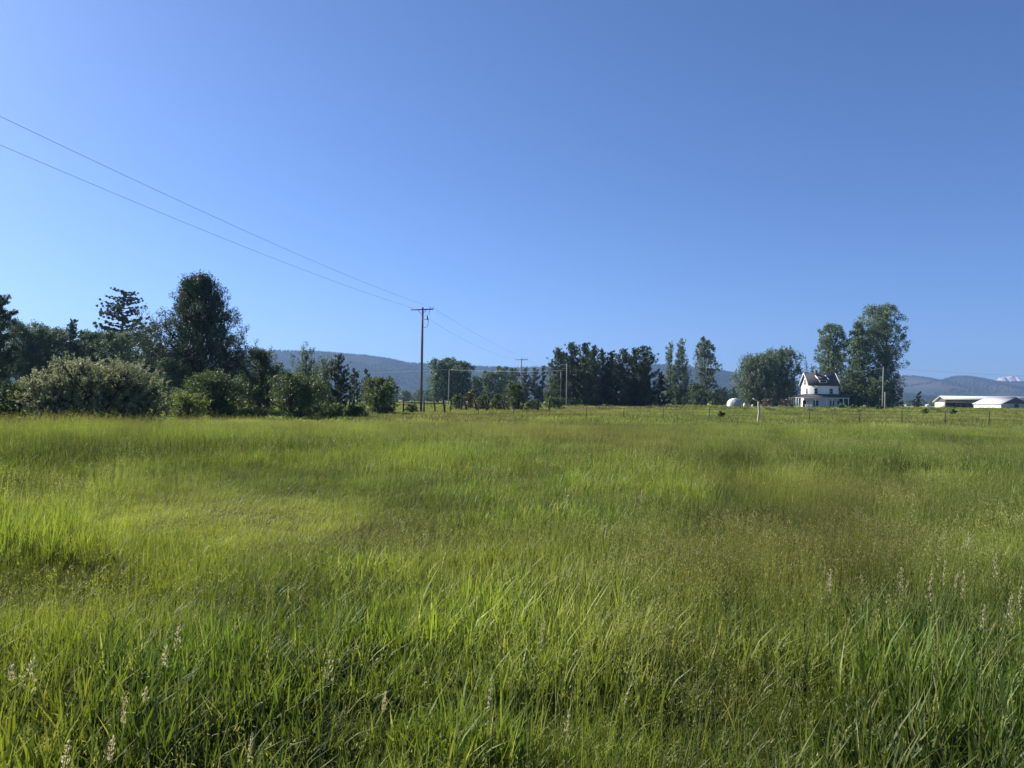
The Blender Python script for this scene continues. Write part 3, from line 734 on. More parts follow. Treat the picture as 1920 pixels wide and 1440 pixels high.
# rear wing
wx1 = px2x(1583)
mb = MB(); mb.add([(XW+.01,3.5,-.2),(wx1,3.5,-.2),(wx1,8.5,-.2),(XW+.01,8.5,-.2),(XW+.01,3.5,Zp(730)),(wx1,3.5,Zp(730)),(wx1,8.5,Zp(730)),(XW+.01,8.5,Zp(730)),(XW+.01,6,Zp(716)),(wx1,6,Zp(716))],
       [(0,1,5,4),(2,3,7,6),(3,0,4,8,7),(1,2,6,9,5)]); mb.build('rear_wing', M['white'], hs)
roofpair(hs, XW+.6, wx1, 3.5, 8.5, Zp(730), Zp(716), .35, 'wing_roof')
window(hs, ((XW+wx1)/2, 3.5, Zp(737)), 1.1, .9, '-y')
# porch: roof skirts front, left and right
pf, pl, prr = 2.4, px2x(1487.5) + .5, px2x(1585.5)
zpo, zpi = Zp(744.5), Zp(738.8)
mb = MB()
pl = -4.3
mb.slab([(pl,-pf,zpo),(prr,-pf,zpo),(XW,-.01,zpi),(-.01,-.01,zpi)], .18)
mb.slab([(pl,5.2,zpo),(pl,-pf,zpo),(-.01,-.01,zpi),(-.01,5.2,zpi)], .18)
mb.slab([(prr,-pf,zpo),(prr,3.3,zpo),(XW+.01,3.3,zpi),(XW+.01,-.01,zpi)], .18)
mb.build('porch_roof', M['shingle'], hs)
f = MB()
f.box(pl-.02, prr+.02, -pf-.03, -pf+.12, zpo-.40, zpo-.19); f.box(pl-.03, pl+.12, -pf+.13, 5.2, zpo-.40, zpo-.19); f.box(prr-.12, prr+.03, -pf+.13, 3.3, zpo-.40, zpo-.19)
f.build('porch_beam', M['trim'], hs)
MB().box(pl, prr, -pf, -.01, -.15, .30).box(pl, -.01, 0, 5.2, -.15, .30).build('porch_floor', M['porchwall'], hs)
MB().box(pl-.05, pl-.01, -pf, 5.2, -.1, .42).build('porch_skirt', M['trim'], hs)
colx = [pl+.15, px2x(1507), px2x(1523), px2x(1543), px2x(1554), px2x(1575), prr-.2]
for x in colx: MB().box(x-.11, x+.11, -pf+.02, -pf+.24, .30, zpo-.41).build('porch_column', M['trim'], hs)
for y in (-.5, 1.4, 3.3, 5.0): MB().box(pl+.04, pl+.28, y-.12, y+.12, .30, zpo-.41).build('porch_column', M['trim'], hs)
for y in (1.4, 3.3):
    pass
for x in (px2x(1508.5),): MB().box(x-.55, x+.55, -.10, -.012, .3, 2.3).build('door', M['dark'], hs)
for px, wd in ((1529.5, 1.4), (1560, 1.2), (1572, .6)):
    window(hs, (px2x(px), 0, .75), wd, 1.45, '-y')
window(hs, (0, 2.0, .8), 1.0, 1.5, '-x'); window(hs, (0, 4.4, .8), 1.0, 1.5, '-x')
for i in range(3): MB().box(px2x(1498)-.8, px2x(1498)+.8, -pf-.3*(i+1), -pf-.3*i-.01, -.15, .22-.09*i).build('step', M['trim'], hs)
# garden chairs
GCH = 'white garden chairs by the porch'
for px, lab in ((1512, 'left one of the small white garden chairs before the porch'), (1516.5, 'middle one of the small white garden chairs before the porch'), (1522, 'right one of the small white garden chairs before the porch')):
    b = base(px, HY-5); o = thing('garden_chair', b, lab, 'chair', GCH)
    MB().box(-.28,.28,-.28,.28,.40,.46).build('seat', M['trim'], o); MB().box(-.28,.28,.24,.30,.461,1.05).build('backrest', M['trim'], o)
    for x in (-.25,.25):
        for y in (-.25,.25): MB().box(x-.03,x+.03,y-.03,y+.03,-.1,.399).build('leg', M['trim'], o)

# ------------------------------------------------------------------ barns
BY = 380.0; bb = base(1772, BY); k = BY/F; Zb = lambda px, y, Y=BY: pt(px, y, Y).z - bb.z
bn = thing('open_barn', bb, 'long open sided barn with white roof and cream end wall', 'barn')
L_ = 52.0; D1 = 9.0; ry = 3.2
zr, zf, zk = Zb(1769, 742), Zb(1772, 748.3), Zb(1753, 752.5)
mb = MB(); mb.add([(0,0,-.3),(0,D1,-.3),(0,D1,zk),(0,ry,zr-.3),(0,0,zf-.2)], [(1,0,4,3,2)])
mb.build('end_wall', M['barndark'], bn)
MB().box(-.12, -.01, .02, D1, -.3, Zb(1766, 754)).build('end_cladding', M['creamwall'], bn)
MB().box(.1, L_, D1-.2, D1, -.3, zk).build('back_wall', M['barndark'], bn)
mb = MB(); mb.slab([(-1.0,-1.2,zf-.15),(L_,-1.2,zf-.15),(L_,ry,zr),(-1.0,ry,zr)], .25); mb.slab([(L_,D1+1,zk-.25),(-1.0,D1+1,zk-.25),(-1.0,ry,zr),(L_,ry,zr)], .25)
mb.build('roof', M['metalroof'], bn)
for i in range(10): MB().box(i*5.5+.05, i*5.5+.35, -.15, .15, -.3, zf-.4).build('barn_post', M['junk'], bn)
r1 = np.random.default_rng(8)
for i, (x, wd, hh) in enumerate([(1.5,2.4,1.6),(5,3.0,1.1),(9,2.0,2.2),(12.5,2.6,1.3),(16,2.2,1.8)]):
    o = MB().tube([(0,0,0),(0,0,hh*.98),(0,0,hh)], [wd*.5, wd*.48, wd*.3], 12).build('hay_stack', M['junk'], None, bb + Vector((x+1,4,-.1)))
    tag(o, 'dim rounded hay stack stored under the open barn roof', 'hay stack', 'hay stacks in the open barn')
BY2 = 330.0; bc = base(1877, BY2); Zc = lambda y: pt(1890, y, BY2).z - bc.z
b2n = thing('white_barn', bc, 'closed barn with white roof and sunlit long side wall at the right edge', 'barn')
W2 = 12.8; D2 = 19.5; ze, zr = Zc(757), Zc(744.5)
mb = MB(); mb.add([(0,0,-.3),(W2,0,-.3),(W2,0,ze),(0,0,ze)], [(0,1,2,3)]); mb.build('gable_wall', M['greywall_shade'], b2n)  # grey base colour carries this end's shade; the side walls are white
mb = MB(); mb.add([(.02,-.02,ze+.01),(W2-.02,-.02,ze+.01),(W2/2,-.02,zr-.15)], [(0,1,2)]); mb.add([(.02,.1,ze+.01),(W2-.02,.1,ze+.01),(W2/2,.1,zr-.15)], [(2,1,0)]); mb.build('gable_triangle', M['barndark'], b2n)
mb = MB(); mb.add([(0,.01,-.3),(0,D2,-.3),(0,D2,ze),(0,.01,ze),(W2,.01,-.3),(W2,D2,-.3),(W2,D2,ze),(W2,.01,ze),(W2/2,D2,zr-.15)], [(1,0,3,2),(4,5,6,7),(5,1,2,8,6)]); mb.build('side_wall', M['white'], b2n)
s2 = (zr-ze)/(W2/2); ov = .6
mb = MB(); mb.slab([(-ov,D2+.5,ze-s2*ov+.15),(-ov,-.8,ze-s2*ov+.15),(W2/2,-.8,zr+.15),(W2/2,D2+.5,zr+.15)], .18)
mb.slab([(W2+ov,-.8,ze-s2*ov+.15),(W2+ov,D2+.5,ze-s2*ov+.15),(W2/2,D2+.5,zr+.15),(W2/2,-.8,zr+.15)], .18); mb.build('roof', M['metalroof'], b2n)
MB().box(W2*.47, W2*.61, -.08, -.01, -.2, 2.1).build('door', M['dark'], b2n)
b = base(1834, 320); gt = thing('corral_fence', b, 'low pipe corral fence in front of the white barn side wall', 'fence')
for i in range(6): MB().tube([(i*2.3,0,-.2),(i*2.3,0,1.45)], .05, 6).build('post', M['darkwood'], gt)
for z in (.6, 1.0, 1.4): MB().beam((0,0,z), (11.5,0,z), .06).build('rail', M['greypole'], gt)
# shelter and oddments by the willow
b = base(1376, 205); sh = thing('rounded_shelter', b, 'small white rounded shelter with a flat grey shaded side panel near the willow', 'shelter')
kx = 205/F; Wd = 22*kx; hh = pt(1375, 747, 205).z - b.z
mb = MB(); prof_ = [(-.5,0),(-.49,.42),(-.40,.72),(-.22,.92),(.0,1.0),(.25,.98),(.42,.86),(.49,.5),(.5,0)]
n = len(prof_); Vv = []
for yy, sc_ in ((-1.1, .93), (-.6, 1), (1.2, 1), (1.7, .9)): Vv += [(u*Wd*sc_, yy, v*hh*sc_) for u, v in prof_]
Fs = [(j*n+i, j*n+i+1, (j+1)*n+i+1, (j+1)*n+i) for j in range(3) for i in range(n-1)]
mb.add(Vv, Fs + [tuple(range(n-1, -1, -1)), tuple(range(3*n, 4*n))]); mb.build('shell', M['tarp'], sh)
MB().box(-.20*Wd, .47*Wd, -1.26, -1.11, 0, hh*.84).build('side_panel', M['greytarp_shade'], sh)  # grey tone includes the shade of the face turned from the sun
MB().beam((-Wd*.5, -.4, .35), (-Wd*.5-1.4, -.4, .5), .08).build('drawbar', M['palewood'], sh)
MB().beam((-Wd*.5-.4, -.4, .36), (-Wd*.5-.9, -.4, -.1), .08).build('prop_leg', M['palewood'], sh)
def lump(name, px, Y, wpx, hpx, label, cat, m, seed, group=None):
    r = np.random.default_rng(seed); b = base(px, Y); kx = Y/F; W_, H_ = wpx*kx, hpx*kx
    mb = MB(); V = []
    for j in range(5):
        s = [1, .96, .78, .48, .12][j]
        for i in range(10):
            a = i*math.pi/5; q = s*(1 + r.uniform(-.14, .14)); V.append((W_/2*q*math.cos(a), W_/2*q*math.sin(a), H_*[-.1,.3,.62,.88,1][j]))
    Fs = [(j*10+i, j*10+(i+1) % 10, (j+1)*10+(i+1) % 10, (j+1)*10+i) for j in range(4) for i in range(10)] + [tuple(range(40, 50))]
    mb.add(V, Fs); o = mb.build(name, m, None, b); return tag(o, label, cat, group)
lump('tarp_bundle', 1396, 200, 6, 9, 'white pointed tarp bundle just right of the rounded shelter', 'bundle', M['tarp'], 1)
lump('tarp_bundle', 1411, 200, 4, 7, 'smaller white bundle left of the crooked post', 'bundle', M['tarp'], 2)
for px, Y, wd, lab in ((1430, 205, 8, 'short pale timber pile directly behind the crooked post'), (1447, 210, 12, 'brown timber pile under the willow right of the crooked post'), (1468, 208, 14, 'brown timber pile between the willow trunk and the house')):
    b = base(px, Y); o = thing('timber_pile', b, lab, 'timber pile', 'timber piles by the willow'); r = np.random.default_rng(int(px))
    for i in range(7):
        L1 = wd*Y/F*.6; z = .15 + .22*(i//3); y = -.4 + .4*(i % 3)
        MB().beam((-L1+r.uniform(-.2,.2), y+r.uniform(-.2,.2), z+r.uniform(0,.1)), (L1+r.uniform(-.2,.2), y+r.uniform(-.2,.2), z+r.uniform(0,.5)), .2).build('timber', M['palewood'] if px < 1440 and i < 4 else M['junk'], o)
for px, top, hw, lab in ((1441, 746, 12, 'dry brush heap under the willow'), (1474, 748, 12, 'dry brush heap left of the house porch')):
    T('brush_heap', 'bush', px, 215, top, hw, lab, 'brush heap', 'dry brush heaps by the willow', fol='brush', dens=.5)
def shed(px, Y, wpx, label):
    b = base(px, Y); W_ = wpx*Y/F; o = thing('distant_shed', b, label, 'shed', 'distant sheds with white roofs')
    MB().box(-W_/2, W_/2, 0, 5, -.3, 1.5).build('wall', M['greywall_shade'], o)
    roofpair(o, -W_/2, W_/2, 0, 5, 1.5, 2.5, .3, 'roof', M['metalroof'], trim=False)
for px, Y, wpx, lab in ((1676, 900, 6, 'first distant shed with white roof right of the tall cottonwoods'), (1691, 980, 5, 'distant white roofed shed between the two leaning conifers'), (1701, 1100, 4, 'tiny distant white roofed shed just left of the lone leaning conifer'), (1742, 900, 7, 'distant white roofed shed just left of the open barn')):
    shed(px, Y, wpx, lab)
GK = 'dark weeds in the far meadow'
for px, Y, top, hw, lab in ((1351, 80, 770, 7, 'small dark weed clump between two steel posts below the shelter'), (1735, 120, 766, 5, 'left dark weed clump in front of the open barn'), (1788, 115, 767, 5, 'right dark weed clump in front of the open barn'),
    (1553, 190, 760, 6, 'small dark shrub before the middle of the porch'), (1578, 190, 758, 6, 'small dark shrub at the right corner of the porch'), (1600, 185, 759, 7, 'small dark shrub under the low tree right of the house'), (1648, 165, 760, 6, 'small dark shrub at the foot of the tall pale pole')):
    T('weed_clump', 'bush', px, Y, top, hw, lab, 'weed', GK, fol='bush', dens=.5, cover=3.5, bt=.1)

# rough weedy verge under the far trees
rv = np.random.default_rng(77); n_ = 520
yy = rv.uniform(135, 235, n_); uu = rv.uniform(-.62, .72, n_)
Cv = np.stack([uu*yy, yy, ground(uu*yy, yy) + .25], -1); rr_ = rv.uniform(.25, 1.0, n_)
Vv, Fv, vv = leaves(Cv, np.stack([rr_*1.3, rr_*rv.uniform(.35, .8, n_)], 1), np.tile(UP, (n_, 1)), 42000, .075, 1.5, .4, rv)
tag(link('verge_weeds', mesh('verge_weeds', Vv, [Fv], vv), FO['bush']), 'rough weeds and low scrub along the far edge of the meadow', 'weeds', None, 'stuff')

# ------------------------------------------------------------------ meadow grass
def grass_mat():
    m, t, b = new_mat('meadow_grass'); N = t.nodes; L = t.links
    at = N.new('ShaderNodeAttribute'); at.attribute_name = 'v'
    ti = N.new('ShaderNodeAttribute'); ti.attribute_type = 'INSTANCER'; ti.attribute_name = 'tint'
    sp = N.new('ShaderNodeSeparateXYZ'); L.new(ti.outputs['Vector'], sp.inputs[0])
    def mix(f, a, c, mode='MIX'):
        x = N.new('ShaderNodeMix'); x.data_type = 'RGBA'; x.blend_type = mode
        for s, v in ((0, f), (6, a), (7, c)):
            if isinstance(v, tuple): x.inputs[s].default_value = (*v, 1)
            elif isinstance(v, float): x.inputs[s].default_value = v
            else: L.new(v, x.inputs[s])
        return x.outputs[2]
    r = N.new('ShaderNodeValToRGB'); L.new(at.outputs['Fac'], r.inputs[0])
    cr = r.color_ramp; cr.elements[0].position = 0; cr.elements[0].color = (.022,.055,.010,1)
    cr.elements[1].position = 1; cr.elements[1].color = (.46,.38,.20,1)
    for p, c in ((.35, (.066,.132,.024)), (.70, (.132,.208,.044)), (.88, (.23,.275,.085)), (.93, (.40,.36,.18))):
        e = cr.elements.new(p); e.color = (*c, 1)
    c = mix(sp.outputs[0], r.outputs[0], (.27,.305,.045))        # yellow
    c = mix(sp.outputs[1], c, (.19,.165,.070))                   # reddish brown seed haze
    hs_ = N.new('ShaderNodeMix'); hs_.data_type = 'RGBA'; hs_.blend_type = 'MULTIPLY'; hs_.inputs[0].default_value = 1
    cb = N.new('ShaderNodeCombineColor'); [L.new(sp.outputs[2], cb.inputs[i]) for i in range(3)]
    L.new(c, hs_.inputs[6]); L.new(cb.outputs[0], hs_.inputs[7]); c = hs_.outputs[2]
    L.new(c, b.inputs['Base Color']); b.inputs['Roughness'].default_value = .52; b.inputs['Specular IOR Level'].default_value = .28
    tr = N.new('ShaderNodeBsdfTranslucent'); tc_ = mix(1.0, c, (1.35, 1.4, .6), 'MULTIPLY'); L.new(tc_, tr.inputs[0])
    ms = N.new('ShaderNodeMixShader'); ms.inputs[0].default_value = .37
    L.new(b.outputs[0], ms.inputs[1]); L.new(tr.outputs[0], ms.inputs[2]); L.new(ms.outputs[0], N['Material Output'].inputs[0])
    return m
GM = grass_mat()

def blades(n, rad, h0, h1, w0, w1, bend, r, clump=0, vlo=0., vhi=.85, dry=.05, lean=(.05, .02), fall=.35):
    if clump:
        cc = r.normal(0, rad*.5, (clump, 2)); ci = r.integers(0, clump, n); P = cc[ci] + r.normal(0, rad*.10, (n, 2))
    else:
        a = r.uniform(0, 6.28, n); q = rad*np.sqrt(r.random(n)); P = np.stack([q*np.cos(a), q*np.sin(a)], -1)
    h = r.uniform(h0, h1, n)*r.uniform(.6, 1.05, n); wd = r.uniform(w0, w1, n)
    a = r.uniform(0, 6.28, n); D = np.stack([np.cos(a), np.sin(a)], -1)
    th0 = r.uniform(0, fall, n); th1 = th0 + np.abs(r.normal(0, bend, n))
    pos = np.concatenate([P, np.full((n, 1), -.03)], 1); pts = [pos]
    for k in range(3):
        th = th0 + (th1-th0)*(k/2)
        st = np.stack([D[:, 0]*np.sin(th) + lean[0]*(k+1)/3, D[:, 1]*np.sin(th) + lean[1]*(k+1)/3, np.cos(th)], -1)
        pos = pos + st * (h/3)[:, None]; pts.append(pos)
    a2 = a + r.uniform(-1, 1, n)*.9 + math.pi/2; S = np.stack([np.cos(a2), np.sin(a2), 0*a2], -1)
    V = []
    for k, f in enumerate((.75, 1, .72)):
        V += [pts[k] - S*(wd*f/2)[:, None], pts[k] + S*(wd*f/2)[:, None]]
    V.append(pts[3]); V = np.stack(V, 1).reshape(-1, 3); b = np.arange(n)*7
    q = [np.stack([b+2*k, b+2*k+1, b+2*k+3, b+2*k+2], 1) for k in range(2)]
    t = np.stack([b+4, b+5, b+6], 1)
    v = r.uniform(vlo, vhi, n); d = r.random(n) < dry; v[d] = r.uniform(.9, 1, d.sum())
    return V, q, t, np.concatenate([v, v, v])
def seeds(n, rad, h0, h1, r, hl=.09, hw=.018, nk=9, v0=.86, v1=1.0, lean=(.05, .02)):
    """fine stems carrying open seed heads"""
    a = r.uniform(0, 6.28, n); q = rad*np.sqrt(r.random(n)); P = np.stack([q*np.cos(a), q*np.sin(a), np.zeros(n)], -1)
    h = r.uniform(h0, h1, n); L = np.stack([r.normal(lean[0], .12, n)*h, r.normal(lean[1], .12, n)*h, h], -1)
    w_ = .0022; Vs = []; T = []; v = []; nv = 0
    S = np.array([w_, 0, 0]); b = np.arange(n)*3
    Vs.append(np.stack([P - S, P + S, P + L], 1).reshape(-1, 3)); T.append(np.stack([b, b+1, b+2], 1)); v.append(np.full(n, .8)); nv = 3*n
    s = r.random((n, nk)); ctr = (P + L)[:, None] - unit(L)[:, None]*(s*hl)[..., None] + r.normal(0, 1, (n, nk, 3))*hw*(.25+.75*s)[..., None]*np.array([1, 1, .4])
    C = ctr.reshape(-1, 3); m_ = len(C); u = unit(r.normal(0, .5, (m_, 3)) + UP)*.009; k = unit(np.cross(u, r.normal(0, 1, (m_, 3))))*.0035
    Vs.append(np.stack([C-u, C+k, C+u], 1).reshape(-1, 3)); b = np.arange(m_)*3 + nv; T.append(np.stack([b, b+1, b+2], 1)); v.append(r.uniform(v0, v1, m_))
    return np.concatenate(Vs), np.concatenate(T), np.concatenate(v)
gcol = bpy.data.collections.new('grass_tufts')       # sources for the instancer, not linked to the scene
def patch(name, parts, sd):
    Vs = []; Q = []; Tt = []; vq = []; vt = []; nv = 0
    for p in parts:
        if len(p) == 4:
            V, q, t, v = p; n = len(t)
            Q += [x + nv for x in q]; Tt.append(t + nv); vq.append(v[:2*n]); vt.append(v[2*n:])
        else:
            V, t, v = p; Tt.append(t + nv); vt.append(v)
        Vs.append(V); nv += len(V)
    me = mesh(name, np.concatenate(Vs), [np.concatenate(Q), np.concatenate(Tt)], np.concatenate(vq + vt))
    me.materials.append(GM); o = bpy.data.objects.new(name, me); gcol.objects.link(o)
rg = np.random.default_rng(21)
# 0-3 fine meadow, 4-6 lush broad, 7-8 seedy fine, 9-10 short, 11-13 mid patch, 14-16 far patch, 17-18 very far
for i in range(4): patch('g%02d' % i, [blades(240, .30, .12, .30, .003, .0065, .7, rg), blades(90, .3, .08, .2, .003, .006, .8, rg, dry=.35, fall=.9), blades(9, .3, .2, .4, .003, .006, .2, rg, dry=.7, fall=1.1), seeds(6, .28, .38, .55, rg)], i)
for i in range(4, 7): patch('g%02d' % i, [blades(135, .24, .18, .42, .007, .015, .65, rg, clump=7, vlo=.1, dry=.03), blades(80, .3, .10, .26, .004, .008, .8, rg, dry=.2, fall=.8), blades(6, .3, .25, .45, .003, .007, .2, rg, dry=.8, fall=1.0)], i)
for i in range(7, 9): patch('g%02d' % i, [blades(170, .30, .14, .32, .003, .006, .6, rg, vlo=.2), seeds(42, .3, .34, .56, rg, .08, .016, 8)], i)
for i in range(9, 11): patch('g%02d' % i, [blades(210, .30, .10, .24, .0025, .005, .8, rg, vlo=.3, dry=.14), seeds(9, .3, .2, .34, rg)], i)
for i in range(11, 14): patch('g%02d' % i, [blades(320, .65, .16, .42, .008, .016, .6, rg, clump=(18, 30, 12)[i-11], dry=.05), blades(120, .65, .10, .28, .008, .016, .8, rg, dry=.15), seeds(28, .6, .4, .6, rg, .12, .025, 9)], i)
for i in range(14, 17): patch('g%02d' % i, [blades(330, 1.5, .18, .46, .018, .036, .6, rg, clump=(40, 26, 18)[i-14], dry=.08), blades(90, 1.5, .15, .3, .02, .04, .7, rg, dry=.1)], i)
for i in range(17, 19): patch('g%02d' % i, [blades(300, 3.4, .22, .44, .06, .10, .5, rg, dry=.03)], i)

def blob(px, py, cx, cy, rx, ry): return np.exp(-(((px-cx)/rx)**2 + ((py-cy)/ry)**2))
def fields(x, y):
    """yellow, brown, brightness, height, lush amount at ground points (patches fitted to the meadow's own)"""
    px, py = to_px(x, y, .2)
    n1 = fbm(x/3.2+40, y/4.5+3, 4); n2 = fbm(x/6+9, y/7+60, 4); n3 = fbm(x/1.3, y/1.6+30, 3)
    n4 = fbm(x/.45+11, y/.5+5, 2)
    yel = .14 + 1.1*np.clip(n1-.5, 0, 1)
    for a in ((430,955,280,50,.85),(120,1130,200,60,.8),(250,1040,220,50,.55),(40,1360,110,140,.85),(330,1120,120,40,.4),(1480,1240,120,60,.25),(200,770,400,9,.35),(360,810,220,14,.3),(1380,905,300,30,.3)): yel = yel + a[4]*blob(px,py,*a[:4])
    brn = .03 + .9*np.clip(n2-.56, 0, 1)
    for a in ((840,785,170,9,.55),(1000,812,220,18,.45),(1180,835,120,20,.4),(1120,770,120,4,.6),(720,985,130,35,.35),(450,950,230,38,.42),(1480,1050,200,50,.35),(1280,1250,200,110,.3),(1560,960,110,30,.3),(1100,1190,180,60,.2),(1700,790,260,8,.3),(1180,1060,330,70,.28),(850,1080,160,50,.2),(1600,1030,260,60,.25)): brn = brn + a[4]*blob(px,py,*a[:4])
    brn = brn + .34*sstep(30, 95, y); yel = yel + .12*sstep(40, 110, y)
    lush = .9*np.clip(n1*.6 + n3*.4 - .50, 0, 1)*3
    for a in ((560,1200,330,110,.8),(250,1330,260,110,.6),(80,1010,110,40,.9),(1120,895,260,25,.5),(1720,1290,170,120,1.0),(420,850,240,16,.5),(1040,1090,260,50,.4),(1440,880,120,14,.6),(1850,1350,120,120,.9),(640,1040,120,60,.4),(20,850,200,60,.6)): lush = lush + a[4]*blob(px,py,*a[:4])
    lush = lush + .35*sstep(1120, 1260, py) - 1.1*blob(px,py,420,950,260,60) - .8*blob(px,py,200,1110,180,40) - .5*blob(px,py,1420,1350,200,80)
    hgt = .60 + .35*n2 + .55*(n3-.3) + .45*(n4-.5) + .35*np.clip(lush, 0, 1)
    for a in ((430,955,300,55,-.6),(180,1110,240,45,-.35),(1700,1270,200,120,.25),(150,850,420,26,.5),(1440,872,100,8,.3),(80,990,100,22,.3)): hgt = hgt + a[4]*blob(px,py,*a[:4])
    hgt = hgt - .25*sstep(26, 34, y)*(1 - sstep(60, 80, y))*(1 - sstep(-14, -6, x))
    br = 1.0 + 1.3*(n3-.5) + .9*(n1-.5) + .5*(n4-.5)
    for a in ((200,808,420,13,-.26),(300,862,340,16,-.30),(60,880,140,40,-.25),(930,985,240,50,-.18),(1010,1110,180,40,-.15),(1440,874,90,9,-.3),(700,1280,160,60,-.12),(1850,1330,120,60,-.2),(430,955,260,45,.42),(1500,905,240,18,.15)): br = br + a[4]*blob(px,py,*a[:4])  # shade on the bank's front is put into the grass brightness
    return np.clip(yel,0,.95), np.clip(brn,0,.8), np.clip(br,.5,1.5), np.clip(hgt,.4,1.6), np.clip(lush,0,1)
def scatter(y0, y1, s, ids, zs):
    ys = np.arange(y0, y1, s); P = []
    for yy in ys:
        hw = .78*yy + 1.5; xs = np.arange(-hw, hw, s); P.append(np.stack([xs, np.full(len(xs), yy)], -1))
    P = np.concatenate(P); P = P + rg.uniform(-.5, .5, P.shape)*s*1.1
    x, y = P[:, 0], P[:, 1]; ye, bn_, br, h, lu = fields(x, y); n = len(P)
    idx = ids(n, ye, bn_, lu, h)
    rot = np.stack([rg.normal(0, .05, n), rg.normal(0, .05, n), rg.uniform(-.9, .9, n) + 0*x], -1)
    k = rg.uniform(.8, 1.25, n); scl = np.stack([k, k, k*h*zs], -1)
    return np.stack([x, y, ground(x, y)], -1), idx, rot, scl, np.stack([ye, bn_, br*rg.uniform(.75, 1.25, n)*(1 + .12*sstep(40, 110, y))], -1)
def near_ids(n, ye, bn_, lu, h):
    u = rg.random(n); i = rg.integers(0, 4, n)
    i = np.where(u < bn_*1.2, rg.integers(7, 9, n), i)
    i = np.where(rg.random(n) < lu*.88, rg.integers(4, 7, n), i)
    i = np.where((h < .72) & (rg.random(n) < .75), rg.integers(9, 11, n), i); return i
mid_ids = lambda n, ye, bn_, lu, h: np.where(lu > .45, 13, rg.integers(11, 14, n))
S = [scatter(.9, 7.5, .20, near_ids, 1), scatter(7.5, 17, .27, near_ids, 1), scatter(17, 46, .60, mid_ids, 1),
     scatter(46, 130, 1.45, lambda n, *a: rg.integers(14, 17, n), .95), scatter(130, 330, 3.6, lambda n, *a: rg.integers(17, 19, n), .85)]
P, idx, rot, scl, tint = [np.concatenate([s[i] for s in S]) for i in range(5)]
print('grass tufts', len(P))
me = bpy.data.meshes.new('meadow_grass'); me.vertices.add(len(P)); me.vertices.foreach_set('co', P.astype(np.float32).ravel())
for nm, ty, d, key in (('gi', 'INT', idx.astype(np.int32), 'value'), ('grot', 'FLOAT_VECTOR', rot, 'vector'), ('gscl', 'FLOAT_VECTOR', scl, 'vector'), ('tint', 'FLOAT_VECTOR', tint, 'vector')):
    a = me.attributes.new(nm, ty, 'POINT'); a.data.foreach_set(key, (d if ty == 'INT' else d.astype(np.float32)).ravel())
go = link('meadow_grass', me, GM); tag(go, 'tall wild meadow grass with fine seed heads covering the whole foreground', 'grass', None, 'stuff')
ng = bpy.data.node_groups.new('scatter_grass', 'GeometryNodeTree')
ng.interface.new_socket('Geometry', in_out='INPUT', socket_type='NodeSocketGeometry'); ng.interface.new_socket('Geometry', in_out='OUTPUT', socket_type='NodeSocketGeometry')
N = ng.nodes; L = ng.links
gi = N.new('NodeGroupInput'); gout = N.new('NodeGroupOutput'); ip = N.new('GeometryNodeInstanceOnPoints')
ci = N.new('GeometryNodeCollectionInfo'); ci.inputs['Collection'].default_value = gcol; ci.inputs['Separate Children'].default_value = True; ci.inputs['Reset Children'].default_value = True
def na(name, ty):
    x = N.new('GeometryNodeInputNamedAttribute'); x.data_type = ty; x.inputs['Name'].default_value = name; return x.outputs['Attribute']
er = N.new('FunctionNodeEulerToRotation')
L.new(gi.outputs[0], ip.inputs['Points']); L.new(ci.outputs[0], ip.inputs['Instance']); ip.inputs['Pick Instance'].default_value = True
L.new(na('gi', 'INT'), ip.inputs['Instance Index']); L.new(na('grot', 'FLOAT_VECTOR'), er.inputs[0]); L.new(er.outputs[0], ip.inputs['Rotation'])
L.new(na('gscl', 'FLOAT_VECTOR'), ip.inputs['Scale']); L.new(ip.outputs[0], gout.inputs[0])
md = go.modifiers.new('scatter', 'NODES'); md.node_group = ng

# ------------------------------------------------------------------ the seed heads one can tell apart
M['straw'] = foliage('straw_seed_head', (.40,.35,.17), (.66,.59,.34), .45)
M['stem'] = foliage('straw_stem', (.16,.19,.07), (.28,.30,.13), .3)
GSH = 'pale seed heads standing out of the grass'
def stalk(px, py, lpx, zt, spread, label, seed):
    r = np.random.default_rng(seed)
    Y = (EYE.z - zt)*F/(py - lpx*.5 - hor(px)); tip = pt(px, py - lpx*.5, Y); hl = lpx*Y/F
    bx = tip.x - zt*r.uniform(-.05, .30); by = Y + r.uniform(-.05, .05); b = Vector((bx, by, gz(bx, by)))
    o = thing('grass_stalk', b, label, 'grass stalk', GSH)
    T_ = tip - b; mb = MB()
    f = lambda s: Vector((T_.x*s**2, T_.y*s**2, T_.z*s))
    mb.tube([f(s) for s in (0, .25, .5, .75, 1)], [.0022, .002, .0018, .0014, .0007], 5)
    mb.build('stem', M['stem'], o)
    C = []; U = []
    nb = 12; spread = spread*r.uniform(.8, 1.5)
    for k in range(nb):
        t = k/(nb-1); p = T_ + Vector((-.1*hl*(1-t), 0, -hl*(1-t)))
        a = k*2.4; ln = spread*hl*(1-t*.85)*r.uniform(.5, 1.1)
        for q in range(5 if spread < .2 else 6):
            s = r.uniform(.1, 1); c = np.array(p) + np.array([math.cos(a)*ln*s, math.sin(a)*ln*s, ln*s*.75 + r.normal(0, .004)]) + r.normal(0, .003, 3)
            C.append(c); U.append(unit(np.array([math.cos(a)*.5, math.sin(a)*.5, 1]) + r.normal(0, .3, 3)))
    C = np.array(C); U = np.array(U)*.0058; K = unit(np.cross(U, r.normal(0, 1, U.shape)))*.0022
    V = np.stack([C-U, C+K, C+U, C-K], 1).reshape(-1, 3); q = np.arange(len(C))*4
    link('seed_head', mesh('seed_head', V, [np.stack([q, q+1, q+2, q+3], 1)], r.random(len(C))), M['straw'], o)
